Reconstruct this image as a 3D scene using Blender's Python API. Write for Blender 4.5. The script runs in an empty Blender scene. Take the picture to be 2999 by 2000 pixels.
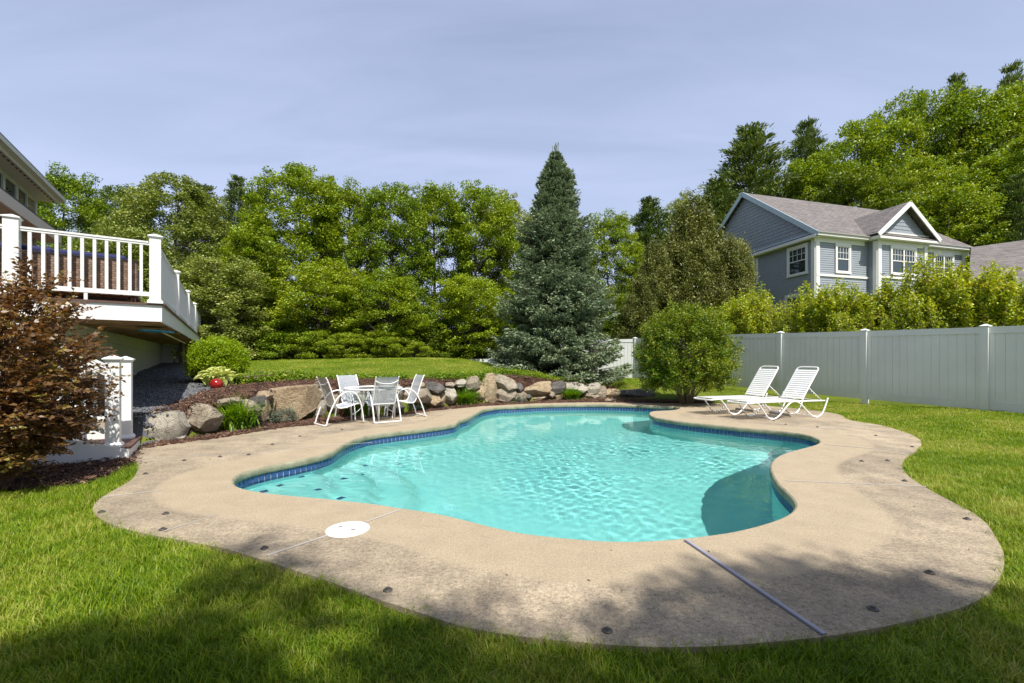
import bpy, math, numpy as np, random, bmesh
from mathutils import Vector, Matrix, noise
import mathutils.geometry as mg
R = math.radians
random.seed(7); rng = np.random.default_rng(7)
scene = bpy.context.scene
col = scene.collection

# ---------------------------------------------------------------- camera, world, sun, exposure
F, CX, YH, H = 1350.0, 1500.0, 1050.0, 1.32      # focal length in photo pixels, principal column, horizon row, eye height
cam_d = bpy.data.cameras.new('camera'); cam = bpy.data.objects.new('camera', cam_d); col.objects.link(cam)
cam.location = (0, 0, H); cam.rotation_euler = (R(90), 0, 0)
cam_d.sensor_width = 36; cam_d.lens = 36*F/2999; cam_d.shift_y = 50/2999; cam_d.shift_x = 0
cam_d.clip_start = 0.05; cam_d.clip_end = 2000
scene.camera = cam

SUN_AZ, SUN_EL = 26.5, 57.0        # azimuth from -Y (behind the camera) towards +X
sx, sy = math.sin(R(SUN_AZ)), -math.cos(R(SUN_AZ))
sun_dir = Vector((sx*math.cos(R(SUN_EL)), sy*math.cos(R(SUN_EL)), math.sin(R(SUN_EL))))
world = bpy.data.worlds.new('World'); scene.world = world; world.use_nodes = True
wn = world.node_tree; wn.nodes.clear()
def N(nt, typ, **kw):
    n = nt.nodes.new(typ)
    for k, v in kw.items():
        if k == 'inp':
            for kk, vv in v.items(): n.inputs[kk].default_value = vv
        else: setattr(n, k, v)
    return n
sky = N(wn, 'ShaderNodeTexSky', sky_type='NISHITA', sun_disc=False, sun_elevation=R(SUN_EL),
        sun_rotation=math.atan2(sun_dir.x, sun_dir.y), altitude=100, air_density=1.0, dust_density=2.2, ozone_density=2.5)
tc = N(wn, 'ShaderNodeTexCoord')
# thin high cirrus veil: planar projection of the view direction, stretched wisps
sep = N(wn, 'ShaderNodeSeparateXYZ'); wn.links.new(tc.outputs['Generated'], sep.inputs[0])
add = N(wn, 'ShaderNodeMath', operation='ADD', inp={1: 0.18}); wn.links.new(sep.outputs['Z'], add.inputs[0])
div = N(wn, 'ShaderNodeVectorMath', operation='DIVIDE')
comb = N(wn, 'ShaderNodeCombineXYZ', inp={2: 1.0})
wn.links.new(add.outputs[0], comb.inputs[0]); wn.links.new(add.outputs[0], comb.inputs[1])
wn.links.new(tc.outputs['Generated'], div.inputs[0]); wn.links.new(comb.outputs[0], div.inputs[1])
mp = N(wn, 'ShaderNodeMapping', inp={'Rotation': (0, 0, R(32)), 'Scale': (0.55, 1.9, 1.0)})
wn.links.new(div.outputs[0], mp.inputs[0])
nz = N(wn, 'ShaderNodeTexNoise', inp={'Scale': 1.7, 'Detail': 7.0, 'Roughness': 0.55, 'Distortion': 0.6})
wn.links.new(mp.outputs[0], nz.inputs[0])
rmp = N(wn, 'ShaderNodeMapRange', inp={1: 0.35, 2: 0.75, 3: 0.62, 4: 0.82}); wn.links.new(nz.outputs[0], rmp.inputs[0])
# more veil towards the horizon
hz = N(wn, 'ShaderNodeMapRange', inp={1: 0.0, 2: 0.80, 3: 0.30, 4: -0.34}); wn.links.new(sep.outputs['Z'], hz.inputs[0])
ad2 = N(wn, 'ShaderNodeMath', operation='ADD', use_clamp=True); wn.links.new(rmp.outputs[0], ad2.inputs[0]); wn.links.new(hz.outputs[0], ad2.inputs[1])
mix = N(wn, 'ShaderNodeMix', data_type='RGBA'); wn.links.new(ad2.outputs[0], mix.inputs[0])
wn.links.new(sky.outputs[0], mix.inputs[6]); mix.inputs[7].default_value = (5.2, 6.0, 8.3, 1)
bg = N(wn, 'ShaderNodeBackground', inp={'Strength': 0.094}); wn.links.new(mix.outputs[2], bg.inputs[0])
wo = N(wn, 'ShaderNodeOutputWorld'); wn.links.new(bg.outputs[0], wo.inputs[0])

sun_l = bpy.data.lights.new('sun', 'SUN'); sun_l.energy = 5.0; sun_l.angle = R(0.53); sun_l.color = (1.0, 0.955, 0.88)
sun = bpy.data.objects.new('sun', sun_l); col.objects.link(sun)
sun.rotation_euler = sun_dir.to_track_quat('Z', 'Y').to_euler(); sun.location = (8, -12, 20)
vs = scene.view_settings; vs.view_transform = 'Standard'; vs.look = 'None'; vs.exposure = 0.42; vs.gamma = 1.0; vs.use_curve_mapping = False
cy = scene.cycles
cy.use_denoising = True
try: cy.denoiser = 'OPENIMAGEDENOISE'; cy.denoising_input_passes = 'RGB_ALBEDO_NORMAL'
except Exception: pass
cy.max_bounces = 10; cy.diffuse_bounces = 4; cy.glossy_bounces = 4; cy.transmission_bounces = 8; cy.transparent_max_bounces = 16
cy.caustics_reflective = False; cy.caustics_refractive = True; cy.sample_clamp_indirect = 30.0
# ---------------------------------------------------------------- helpers
def G(px, py, Z=0.0):
    Y = (H-Z)*F/(py-YH); return ((px-CX)/F*Y, Y)
def W(px, py, Y): return Vector(((px-CX)/F*Y, Y, H-(py-YH)/F*Y))
def tag(o, label=None, cat=None, group=None, kind=None):
    if label: o['label'] = label
    if cat: o['category'] = cat
    if group: o['group'] = group
    if kind: o['kind'] = kind
    return o
def link(name, me, parent=None, m=None):
    o = bpy.data.objects.new(name, me); col.objects.link(o)
    if parent is not None: o.parent = parent
    if m is not None and not me.materials: me.materials.append(m)
    return o
def empty(name, loc=(0,0,0), rz=0.0, parent=None):
    o = bpy.data.objects.new(name, None); col.objects.link(o); o.location = loc; o.rotation_euler = (0,0,rz)
    o.empty_display_size = .2
    if parent: o.parent = parent
    return o
def mesh(name, verts, faces, smooth=False):
    me = bpy.data.meshes.new(name); me.from_pydata([tuple(v) for v in verts], [], faces); me.update()
    if smooth: me.polygons.foreach_set('use_smooth', [True]*len(me.polygons))
    return me
def np_mesh(name, V, Fq, smooth=False):
    """V (n,3), Fq (m,k) all faces same size"""
    V = np.asarray(V, dtype=np.float32); Fq = np.asarray(Fq, dtype=np.int32)
    me = bpy.data.meshes.new(name); k = Fq.shape[1]
    me.vertices.add(len(V)); me.vertices.foreach_set('co', V.ravel())
    me.loops.add(Fq.size); me.loops.foreach_set('vertex_index', Fq.ravel())
    me.polygons.add(len(Fq)); me.polygons.foreach_set('loop_start', np.arange(0, Fq.size, k, dtype=np.int32))
    me.update(calc_edges=True)
    if smooth: me.polygons.foreach_set('use_smooth', np.ones(len(Fq), dtype=bool))
    me.validate()
    return me
class MB:
    """collects boxes, tubes, prisms; build() makes ONE mesh object"""
    def __init__(s): s.v = []; s.f = []
    def add(s, vs_, fs_):
        b = len(s.v); s.v += [tuple(v) for v in vs_]; s.f += [tuple(b+i for i in f) for f in fs_]; return s
    def box(s, x0, x1, y0, y1, z0, z1, M=None):
        vs_ = [Vector(p) for p in ((x0,y0,z0),(x1,y0,z0),(x1,y1,z0),(x0,y1,z0),(x0,y0,z1),(x1,y0,z1),(x1,y1,z1),(x0,y1,z1))]
        if M: vs_ = [M @ v for v in vs_]
        return s.add(vs_, [(0,3,2,1),(4,5,6,7),(0,1,5,4),(1,2,6,5),(2,3,7,6),(3,0,4,7)])
    def bar(s, a, b, w, d, up=(0,0,1)):
        """box beam from a to b, width w (sideways), depth d (along up)"""
        a = Vector(a); b = Vector(b); t = (b-a).normalized(); u = Vector(up); sd = t.cross(u)
        if sd.length < 1e-6: sd = t.cross(Vector((0,1,0)))
        sd.normalize(); u = sd.cross(t).normalized()
        vs_ = []
        for p in (a, b):
            for i, j in ((-1,-1),(1,-1),(1,1),(-1,1)): vs_.append(p + sd*(w/2*i) + u*(d/2*j))
        return s.add(vs_, [(0,3,2,1),(4,5,6,7),(0,1,5,4),(1,2,6,5),(2,3,7,6),(3,0,4,7)])
    def tube(s, pts, r, n=8, cap=True, flat=1.0, closed=False):
        pts = [Vector(p) for p in pts]; m = len(pts); base = len(s.v)
        rr = r if hasattr(r, '__len__') else [r]*m
        ref = None
        for i, p in enumerate(pts):
            if closed: t = (pts[(i+1) % m] - pts[i-1])
            else: t = (pts[min(i+1, m-1)] - pts[max(i-1, 0)])
            t.normalize()
            if ref is None:
                ref = Vector((0,0,1)) if abs(t.z) < .9 else Vector((1,0,0))
            a = t.cross(ref); a.normalize(); b = t.cross(a).normalized(); ref = -b if False else a.cross(t)
            for k in range(n):
                th = 2*math.pi*k/n
                s.v.append(tuple(p + a*(rr[i]*math.cos(th)) + b*(rr[i]*flat*math.sin(th))))
        q = m if closed else m-1
        for i in range(q):
            j = (i+1) % m
            for k in range(n):
                k2 = (k+1) % n
                s.f.append((base+i*n+k, base+i*n+k2, base+j*n+k2, base+j*n+k))
        if cap and not closed:
            s.f.append(tuple(base+k for k in range(n-1, -1, -1)))
            s.f.append(tuple(base+(m-1)*n+k for k in range(n)))
        return s
    def prism(s, poly, z0, z1):
        n = len(poly); b = len(s.v)
        s.v += [(p[0], p[1], z0) for p in poly] + [(p[0], p[1], z1) for p in poly]
        s.f += [tuple(b+i for i in range(n-1, -1, -1)), tuple(b+n+i for i in range(n))]
        s.f += [(b+i, b+(i+1) % n, b+n+(i+1) % n, b+n+i) for i in range(n)]
        return s
    def mesh(s, name, smooth=False): return mesh(name, s.v, s.f, smooth)
    def build(s, name, m=None, parent=None, smooth=False, bevel=0.0):
        me = s.mesh(name, smooth)
        if bevel:
            bm = bmesh.new(); bm.from_mesh(me)
            bmesh.ops.recalc_face_normals(bm, faces=bm.faces)
            bmesh.ops.bevel(bm, geom=[e for e in bm.edges if len(e.link_faces) == 2 and e.calc_face_angle(0) > .6], offset=bevel, segments=1, affect='EDGES')
            bm.to_mesh(me); bm.free()
        return link(name, me, parent, m)
def catmull(pts, n=6, closed=False):
    P = [np.array(p, float) for p in pts]; m = len(P); out = []
    q = m if closed else m-1
    for i in range(q):
        if closed: p0, p1, p2, p3 = P[i-1], P[i], P[(i+1) % m], P[(i+2) % m]
        else: p0, p1, p2, p3 = P[max(i-1,0)], P[i], P[i+1], P[min(i+2,m-1)]
        for k in range(n):
            t = k/n
            out.append(.5*((2*p1)+(-p0+p2)*t+(2*p0-5*p1+4*p2-p3)*t*t+(-p0+3*p1-3*p2+p3)*t**3))
    if not closed: out.append(P[-1])
    return np.array(out)
def resample(P, step, closed=True):
    P = np.asarray(P); Q = np.vstack([P, P[:1]]) if closed else P
    d = np.r_[0, np.cumsum(np.linalg.norm(np.diff(Q, axis=0), axis=1))]
    n = max(4, int(round(d[-1]/step))); t = np.linspace(0, d[-1], n+(0 if closed else 1), endpoint=not closed)
    return np.stack([np.interp(t, d, Q[:, k]) for k in range(Q.shape[1])], 1)
def smooth_closed(P, it=3):
    P = np.array(P)
    for _ in range(it): P = .5*P + .25*(np.roll(P, 1, 0)+np.roll(P, -1, 0))
    return P
def inside(poly, X, Y):
    """vectorised even-odd test"""
    poly = np.asarray(poly); c = np.zeros(X.shape, bool); n = len(poly); j = n-1
    for i in range(n):
        xi, yi = poly[i]; xj, yj = poly[j]
        if yi != yj:
            hit = ((yi > Y) != (yj > Y)) & (X < (xj-xi)*(Y-yi)/(yj-yi)+xi); c ^= hit
        j = i
    return c
def dist_poly(poly, X, Y, closed=True):
    poly = np.asarray(poly); d = np.full(X.shape, 1e9); n = len(poly)
    for i in range(n if closed else n-1):
        a = poly[i]; b = poly[(i+1) % n]; ab = b-a; L = (ab**2).sum()+1e-12
        t = np.clip(((X-a[0])*ab[0]+(Y-a[1])*ab[1])/L, 0, 1)
        d = np.minimum(d, (X-a[0]-t*ab[0])**2+(Y-a[1]-t*ab[1])**2)
    return np.sqrt(d)
def fbm(X, Y, sc=1.0, oct=4, seed=0.0):
    out = np.zeros(X.shape); r = out.ravel(); xs = X.ravel()*sc; ys = Y.ravel()*sc
    for i in range(len(r)): r[i] = noise.fractal((xs[i], ys[i], seed), 1.0, 2.0, oct)
    return r.reshape(X.shape)

# ---- materials
def mat(name):
    m = bpy.data.materials.new(name); m.use_nodes = True; nt = m.node_tree; nt.nodes.clear()
    out = N(nt, 'ShaderNodeOutputMaterial'); b = N(nt, 'ShaderNodeBsdfPrincipled'); nt.links.new(b.outputs[0], out.inputs[0])
    return m, nt, b
def c4(c): return (c[0], c[1], c[2], 1)
def simple(name, c, rough=.5, var=.0, scale=8.0, bump=0.0, bscale=60.0, metal=0.0, spec=.5, coord='Object', stretch=(1,1,1)):
    m, nt, b = mat(name); b.inputs['Roughness'].default_value = rough; b.inputs['Metallic'].default_value = metal
    b.inputs['Specular IOR Level'].default_value = spec; b.inputs['Base Color'].default_value = c4(c)
    if var or bump:
        t = N(nt, 'ShaderNodeTexCoord'); mpn = N(nt, 'ShaderNodeMapping', inp={'Scale': stretch}); nt.links.new(t.outputs[coord], mpn.inputs[0])
    if var:
        n1 = N(nt, 'ShaderNodeTexNoise', inp={'Scale': scale, 'Detail': 5.0, 'Roughness': .6}); nt.links.new(mpn.outputs[0], n1.inputs[0])
        r = N(nt, 'ShaderNodeMapRange', inp={1: .3, 2: .7, 3: 1-var, 4: 1+var}); nt.links.new(n1.outputs[0], r.inputs[0])
        h = N(nt, 'ShaderNodeHueSaturation', inp={'Color': c4(c)}); nt.links.new(r.outputs[0], h.inputs['Value']); nt.links.new(h.outputs[0], b.inputs['Base Color'])
    if bump:
        n2 = N(nt, 'ShaderNodeTexNoise', inp={'Scale': bscale, 'Detail': 4.0}); nt.links.new(mpn.outputs[0], n2.inputs[0])
        bp = N(nt, 'ShaderNodeBump', inp={'Strength': bump, 'Distance': .02}); nt.links.new(n2.outputs[0], bp.inputs['Height']); nt.links.new(bp.outputs[0], b.inputs['Normal'])
    return m
def ramp(nt, stops, fac=None):
    r = N(nt, 'ShaderNodeValToRGB'); e = r.color_ramp.elements
    while len(e) < len(stops): e.new(.5)
    for i, (p, c) in enumerate(stops): e[i].position = p; e[i].color = c4(c)
    if fac is not None: nt.links.new(fac, r.inputs[0])
    return r
def leaf_mat(name, c1, c2, c3=None, trans=.35, rough=.45, sc=.9, spec=.3):
    """foliage: colour differs leaf by leaf and clump by clump; light passes through"""
    m, nt, b = mat(name); out = nt.nodes['Material Output']
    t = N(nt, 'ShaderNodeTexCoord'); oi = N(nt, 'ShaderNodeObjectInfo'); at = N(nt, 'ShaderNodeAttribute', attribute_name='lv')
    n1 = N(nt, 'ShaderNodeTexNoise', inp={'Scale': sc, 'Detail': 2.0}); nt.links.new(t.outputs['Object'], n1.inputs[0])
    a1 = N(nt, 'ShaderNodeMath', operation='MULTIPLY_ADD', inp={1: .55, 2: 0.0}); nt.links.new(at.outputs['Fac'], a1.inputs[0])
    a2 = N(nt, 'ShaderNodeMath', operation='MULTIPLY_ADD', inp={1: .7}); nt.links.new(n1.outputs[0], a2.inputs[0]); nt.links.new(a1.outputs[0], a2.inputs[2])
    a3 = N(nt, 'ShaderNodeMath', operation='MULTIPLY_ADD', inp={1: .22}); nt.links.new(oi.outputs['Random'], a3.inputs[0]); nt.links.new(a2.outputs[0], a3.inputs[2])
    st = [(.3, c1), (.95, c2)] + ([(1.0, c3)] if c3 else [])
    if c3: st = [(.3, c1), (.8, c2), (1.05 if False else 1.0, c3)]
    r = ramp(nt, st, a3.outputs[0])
    nt.links.new(r.outputs[0], b.inputs['Base Color']); b.inputs['Roughness'].default_value = rough; b.inputs['Specular IOR Level'].default_value = spec
    tr = N(nt, 'ShaderNodeBsdfTranslucent')
    hs = N(nt, 'ShaderNodeHueSaturation', inp={'Hue': .485, 'Saturation': 1.15, 'Value': 1.35}); nt.links.new(r.outputs[0], hs.inputs['Color']); nt.links.new(hs.outputs[0], tr.inputs[0])
    mx = N(nt, 'ShaderNodeMixShader', inp={0: trans}); nt.links.new(b.outputs[0], mx.inputs[1]); nt.links.new(tr.outputs[0], mx.inputs[2]); nt.links.new(mx.outputs[0], out.inputs[0])
    return m
white_paint = simple('white_vinyl', (.78,.78,.76), .35, var=.03, scale=3)
white_metal = simple('white_powder_coat', (.82,.82,.81), .3)
# ---------------------------------------------------------------- outlines traced on the deck plane
def seq(ox, oy, s, pts): return [(ox+x/s, oy+y/s) for x, y in pts]
pool_px = (seq(1500, 1100, 4.2745, [(0,385),(250,370),(500,362),(1000,357),(1500,365),(1800,380),(1980,388),(2085,392),(2112,402),(2050,428),(1900,438),(1790,442),(1745,452),(1725,470),(1745,500),(1820,525)])
  + seq(1900, 1160, 4.2745, [(300,300),(500,325),(700,345),(1000,375),(1250,400),(1500,420),(1700,440),(1900,465),(2050,500),(2135,538),(2165,572),(2130,600),(2050,626),(1900,665),(1700,725)])
  + seq(1900, 1150, 2.139, [(800,412),(773,450),(778,495),(820,570),(880,625),(922,668),(938,700),(930,730),(890,765),(800,805),(700,835),(550,873),(400,895),(230,915)])
  + seq(1500, 1150, 1.568, [(600,685),(400,683),(200,665),(0,640)])
  + seq(600, 1150, 2.939, [(2100,1065),(1900,1025),(1700,1000),(1500,965),(1300,942),(1100,922),(900,902),(700,885),(500,862),(350,838),(265,812),(228,780),(226,750),(250,722),(320,685),(500,637),(700,600),(900,560),(1000,535),(1100,500),(1170,455),(1230,422),(1300,395),(1400,367),(1550,345),(1750,322),(1950,297),(2150,267)])
  + seq(1200, 950, 2.939, [(420,825),(500,800),(560,765),(620,735),(700,718),(800,706)]))
pool = np.array([G(*p) for p in pool_px])
pool = resample(catmull(pool, 5, True), .06); pool = smooth_closed(pool, 6); pool = resample(pool, .06)
deck_px = (seq(0, 1200, 1.567, [(430,480),(520,530),(600,555),(780,590),(950,620),(1080,648),(1150,673),(1250,700),(1300,722),(1450,765),(1600,820),(1700,858),(1850,905),(2000,955),(2100,990)])
  + seq(1500, 1150, 1.568, [(0,1115),(300,1145),(600,1168),(900,1166),(1200,1143),(1440,1120),(1700,1075),(1900,1032),(2100,975),(2200,905),(2250,825),(2262,745),(2230,680),(2180,600),(2100,540),(2000,490),(1900,435),(1830,390),(1792,345),(1805,300),(1850,270),(1882,235),(1860,205),(1800,180),(1700,150),(1550,125)])
  + seq(1950, 900, 2.241, [(1130,700),(900,668),(600,640),(350,630),(0,625)])
  + seq(1500, 1100, 4.2745, [(1800,340),(1400,332),(1000,330),(700,332),(300,342)])
  + seq(1200, 950, 2.939, [(900,685),(600,702),(400,717),(200,740)])
  + seq(500, 950, 2.939, [(2000,775),(1650,810),(1300,855),(1000,880),(700,925),(400,975)])
  + seq(250, 1150, 4.48, [(1100,672),(900,700),(760,715),(640,790),(575,862),(640,905),(692,950),(690,1000),(665,1070),(600,1150),(500,1210),(350,1290),(200,1380),(120,1450)])
  + [(272,1488)])
deck = np.array([G(*p) for p in deck_px]); deck = resample(catmull(deck, 4, True), .12); deck = smooth_closed(deck, 1)
WATER = -.165
SHADE = [(5.3,-5.5,1.0,1.35,'broadleaf garden tree out of view behind the right foreground'),(2.1,-5.9,.95,1.35,'broadleaf garden tree out of view behind the middle foreground'),(-.8,-5.3,.85,1.25,'broadleaf garden tree out of view behind the left foreground'),(-3.3,-4.2,.85,1.2,'broadleaf garden tree out of view at the far left behind the viewpoint')]
# ---- boulder wall line (front foot) and terrain
wall_px = [(2050,1163),(1980,1164),(1900,1167),(1811,1167),(1658,1171),(1530,1180),(1403,1184),(1275,1199),(1148,1218),(1040,1222),(931,1227),(816,1237),(740,1255),(612,1276),(535,1290),(430,1301)]
wall = np.array([G(*p) for p in wall_px])
wall_line = resample(catmull(wall, 5), .15, closed=False)
# region behind the wall: closed polygon
behind_poly = np.vstack([wall_line, [(-7.2, 7.6), (-12, 6.5), (-40, 6), (-60, 60), (60, 60), (6.1, 22.5), (5.9, 18.5)]])
def tps(P, z, lam=.02):
    P = np.asarray(P, float); z = np.asarray(z, float); n = len(P)
    def U(r2): return np.where(r2 > 0, r2*np.log(r2+1e-12), 0)
    K = U(((P[:, None]-P[None])**2).sum(-1)) + lam*np.eye(n); A = np.zeros((n+3, n+3)); A[:n,:n] = K; A[:n,n:] = np.c_[np.ones(n), P]; A[n:,:n] = A[:n,n:].T
    w = np.linalg.solve(A, np.r_[z, 0,0,0])
    def f(X, Y):
        X = np.asarray(X, float); sh = X.shape; X = X.ravel(); Yr = np.asarray(Y, float).ravel(); out = w[n]+w[n+1]*X+w[n+2]*Yr
        for i in range(n): out = out + w[i]*U((X-P[i,0])**2+(Yr-P[i,1])**2)
        return out.reshape(sh)
    return f
up_pts = [(-5.8,7.6,.45),(-5.45,8.3,.52),(-5.1,9.1,.58),(-4.8,9.9,.62),(-4.2,10.5,.66),(-3.0,11.2,.66),(-2.1,12.4,.62),(-1.0,13.8,.74),(.25,14.2,.72),(1.7,15.1,.5),(3.4,15.6,.3),(4.8,16.0,.22),(6.2,17,.3),
 (-6.6,10.5,.70),(-7.2,9.0,.55),(-6.2,13.5,.98),(-3.5,14.6,1.02),(-8,14,1.0),(-9,18,1.22),(-4.5,18.5,1.31),(-2,18.5,1.27),(0,19.8,.92),(-.9,18.5,1.08),(0,18.5,.94),(-1.0,16.0,1.0),(1.0,17,.76),(2.4,17.5,.60),(4.2,18,.46),(5.6,20.9,.42),
 (2.5,20.5,.60),(0,22,.95),(-1.2,22,1.05),(-10,24,1.3),(-4,24,1.26),(2,25,.6),(7,26,.5),(-10,11,.7),(-14,9,.6),(-14,20,1.2),(-4,34,1.1),(8,34,.6),(-16,34,1.2)]
zu = tps([(p[0], p[1]) for p in up_pts], [p[2] for p in up_pts])
lo_pts = [(0,0,-.03),(-5,0,-.03),(5,0,-.03),(-5,5,-.03),(-2,2,-.03),(2,2,-.03),(4,3,-.03),(5.5,5,-.02),(6,7,-.02),(6,9,-.02),(5,11.5,-.03),(3,12.5,-.03),(0,12.5,-.03),(-4,9,-.03),(-5.5,6.5,-.03),(-3,11,-.03),
 (5,14,0.0),(6.4,12,.05),(6.0,16.3,.25),(10.17,9.9,.195),(9.24,12.07,.23),(8.3,14.3,.31),(7.38,16.5,.39),(6.45,18.6,.41),(5.6,20.9,.42),(11.5,6.5,.14),(8,7,.04),(8,10,.08),(13,3,.1),(8,3,-.02),(-8,5,-.03),(-9,3,-.03),(-9,0,-.03),(12,0,.05),
 (14,12,.2),(12,20,.45),(20,10,.2),(20,30,.5),(-14,0,0),(0,-10,0),(-10,-10,0),(10,-10,0),(8,28,.5)]
zl = tps([(p[0], p[1]) for p in lo_pts], [p[2] for p in lo_pts], .05)
def ground_z(X, Y):
    X = np.asarray(X, float); Y = np.asarray(Y, float)
    lo = np.where(np.hypot(X, Y) < 45, zl(np.clip(X,-16,25), np.clip(Y,-12,32)), .5)
    dd = dist_poly(deck[::4], X, Y); lo = np.minimum(lo, -.03+np.where(inside(deck, X, Y), 0, dd)*.10)
    up = np.clip(zu(np.clip(X,-16,12), np.clip(Y,6,34)), .1, 1.35)
    b = inside(behind_poly, X, Y); d = dist_poly(wall_line, X, Y, False)
    s = np.where(b, np.clip((d-.12)/.22, 0, 1), 0.0); s = s*s*(3-2*s)
    # fade into the plain far from the wall's right end
    return lo*(1-s)+up*s
def gz(x, y): return float(ground_z(np.array([x]), np.array([y]))[0])
def grid_sheet(name, poly, step, zoff, m, holes=(), zfun=ground_z, bounds=None, disp=0.0, smooth=True):
    poly = np.asarray(poly); x0, y0 = poly.min(0); x1, y1 = poly.max(0)
    xs = np.arange(x0, x1+step, step); ys = np.arange(y0, y1+step, step); X, Y = np.meshgrid(xs, ys)
    ins = inside(poly, X, Y)
    for h in holes: ins &= ~inside(h, X, Y)
    c = ins[:-1,:-1] | ins[1:,:-1] | ins[:-1,1:] | ins[1:,1:]
    Z = zfun(X, Y)+zoff
    if disp: Z = Z + disp*(fbm(X, Y, 3.5, 3, 5.0))
    idx = np.arange(X.size).reshape(X.shape); q = np.stack([idx[:-1,:-1][c], idx[:-1,1:][c], idx[1:,1:][c], idx[1:,:-1][c]], 1)
    used = np.unique(q); remap = np.zeros(X.size, int); remap[used] = np.arange(len(used))
    V = np.stack([X.ravel()[used], Y.ravel()[used], Z.ravel()[used]], 1)
    return link(name, np_mesh(name, V, remap[q], smooth), None, m)

# ---- materials of the setting
def lawn_material():
    m, nt, b = mat('lawn_soil'); t = N(nt, 'ShaderNodeTexCoord')
    n1 = N(nt, 'ShaderNodeTexNoise', inp={'Scale': .9, 'Detail': 4.0}); nt.links.new(t.outputs['Object'], n1.inputs[0])
    n2 = N(nt, 'ShaderNodeTexNoise', inp={'Scale': 55.0, 'Detail': 5.0, 'Roughness': .7}); nt.links.new(t.outputs['Object'], n2.inputs[0])
    r1 = ramp(nt, [(.3, (.085,.12,.012)), (.55, (.14,.185,.018)), (.8, (.22,.22,.045))], n1.outputs[0])
    r2 = ramp(nt, [(.3, (.45,.45,.45)), (.7, (1.3,1.3,1.3))], n2.outputs[0])
    mx = N(nt, 'ShaderNodeMix', data_type='RGBA', blend_type='MULTIPLY', inp={0: 1.0}); nt.links.new(r1.outputs[0], mx.inputs[6]); nt.links.new(r2.outputs[0], mx.inputs[7])
    nt.links.new(mx.outputs[2], b.inputs['Base Color']); b.inputs['Roughness'].default_value = .9; b.inputs['Specular IOR Level'].default_value = .1
    bp = N(nt, 'ShaderNodeBump', inp={'Strength': .8, 'Distance': .03}); nt.links.new(n2.outputs[0], bp.inputs['Height']); nt.links.new(bp.outputs[0], b.inputs['Normal'])
    return m
M_lawn = lawn_material()
def mulch_material():
    m, nt, b = mat('bark_mulch'); t = N(nt, 'ShaderNodeTexCoord')
    v = N(nt, 'ShaderNodeTexVoronoi', inp={'Scale': 38.0}); nt.links.new(t.outputs['Object'], v.inputs[0])
    n2 = N(nt, 'ShaderNodeTexNoise', inp={'Scale': 30.0, 'Detail': 6.0, 'Roughness': .7}); nt.links.new(t.outputs['Object'], n2.inputs[0])
    r = ramp(nt, [(.25, (.030,.016,.011)), (.5, (.085,.042,.026)), (.75, (.17,.095,.06))], n2.outputs[0])
    nt.links.new(r.outputs[0], b.inputs['Base Color']); b.inputs['Roughness'].default_value = .85; b.inputs['Specular IOR Level'].default_value = .2
    bp = N(nt, 'ShaderNodeBump', inp={'Strength': 1.0, 'Distance': .03}); nt.links.new(v.outputs[0], bp.inputs['Height']); nt.links.new(bp.outputs[0], b.inputs['Normal'])
    return m
M_mulch = mulch_material()
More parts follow.
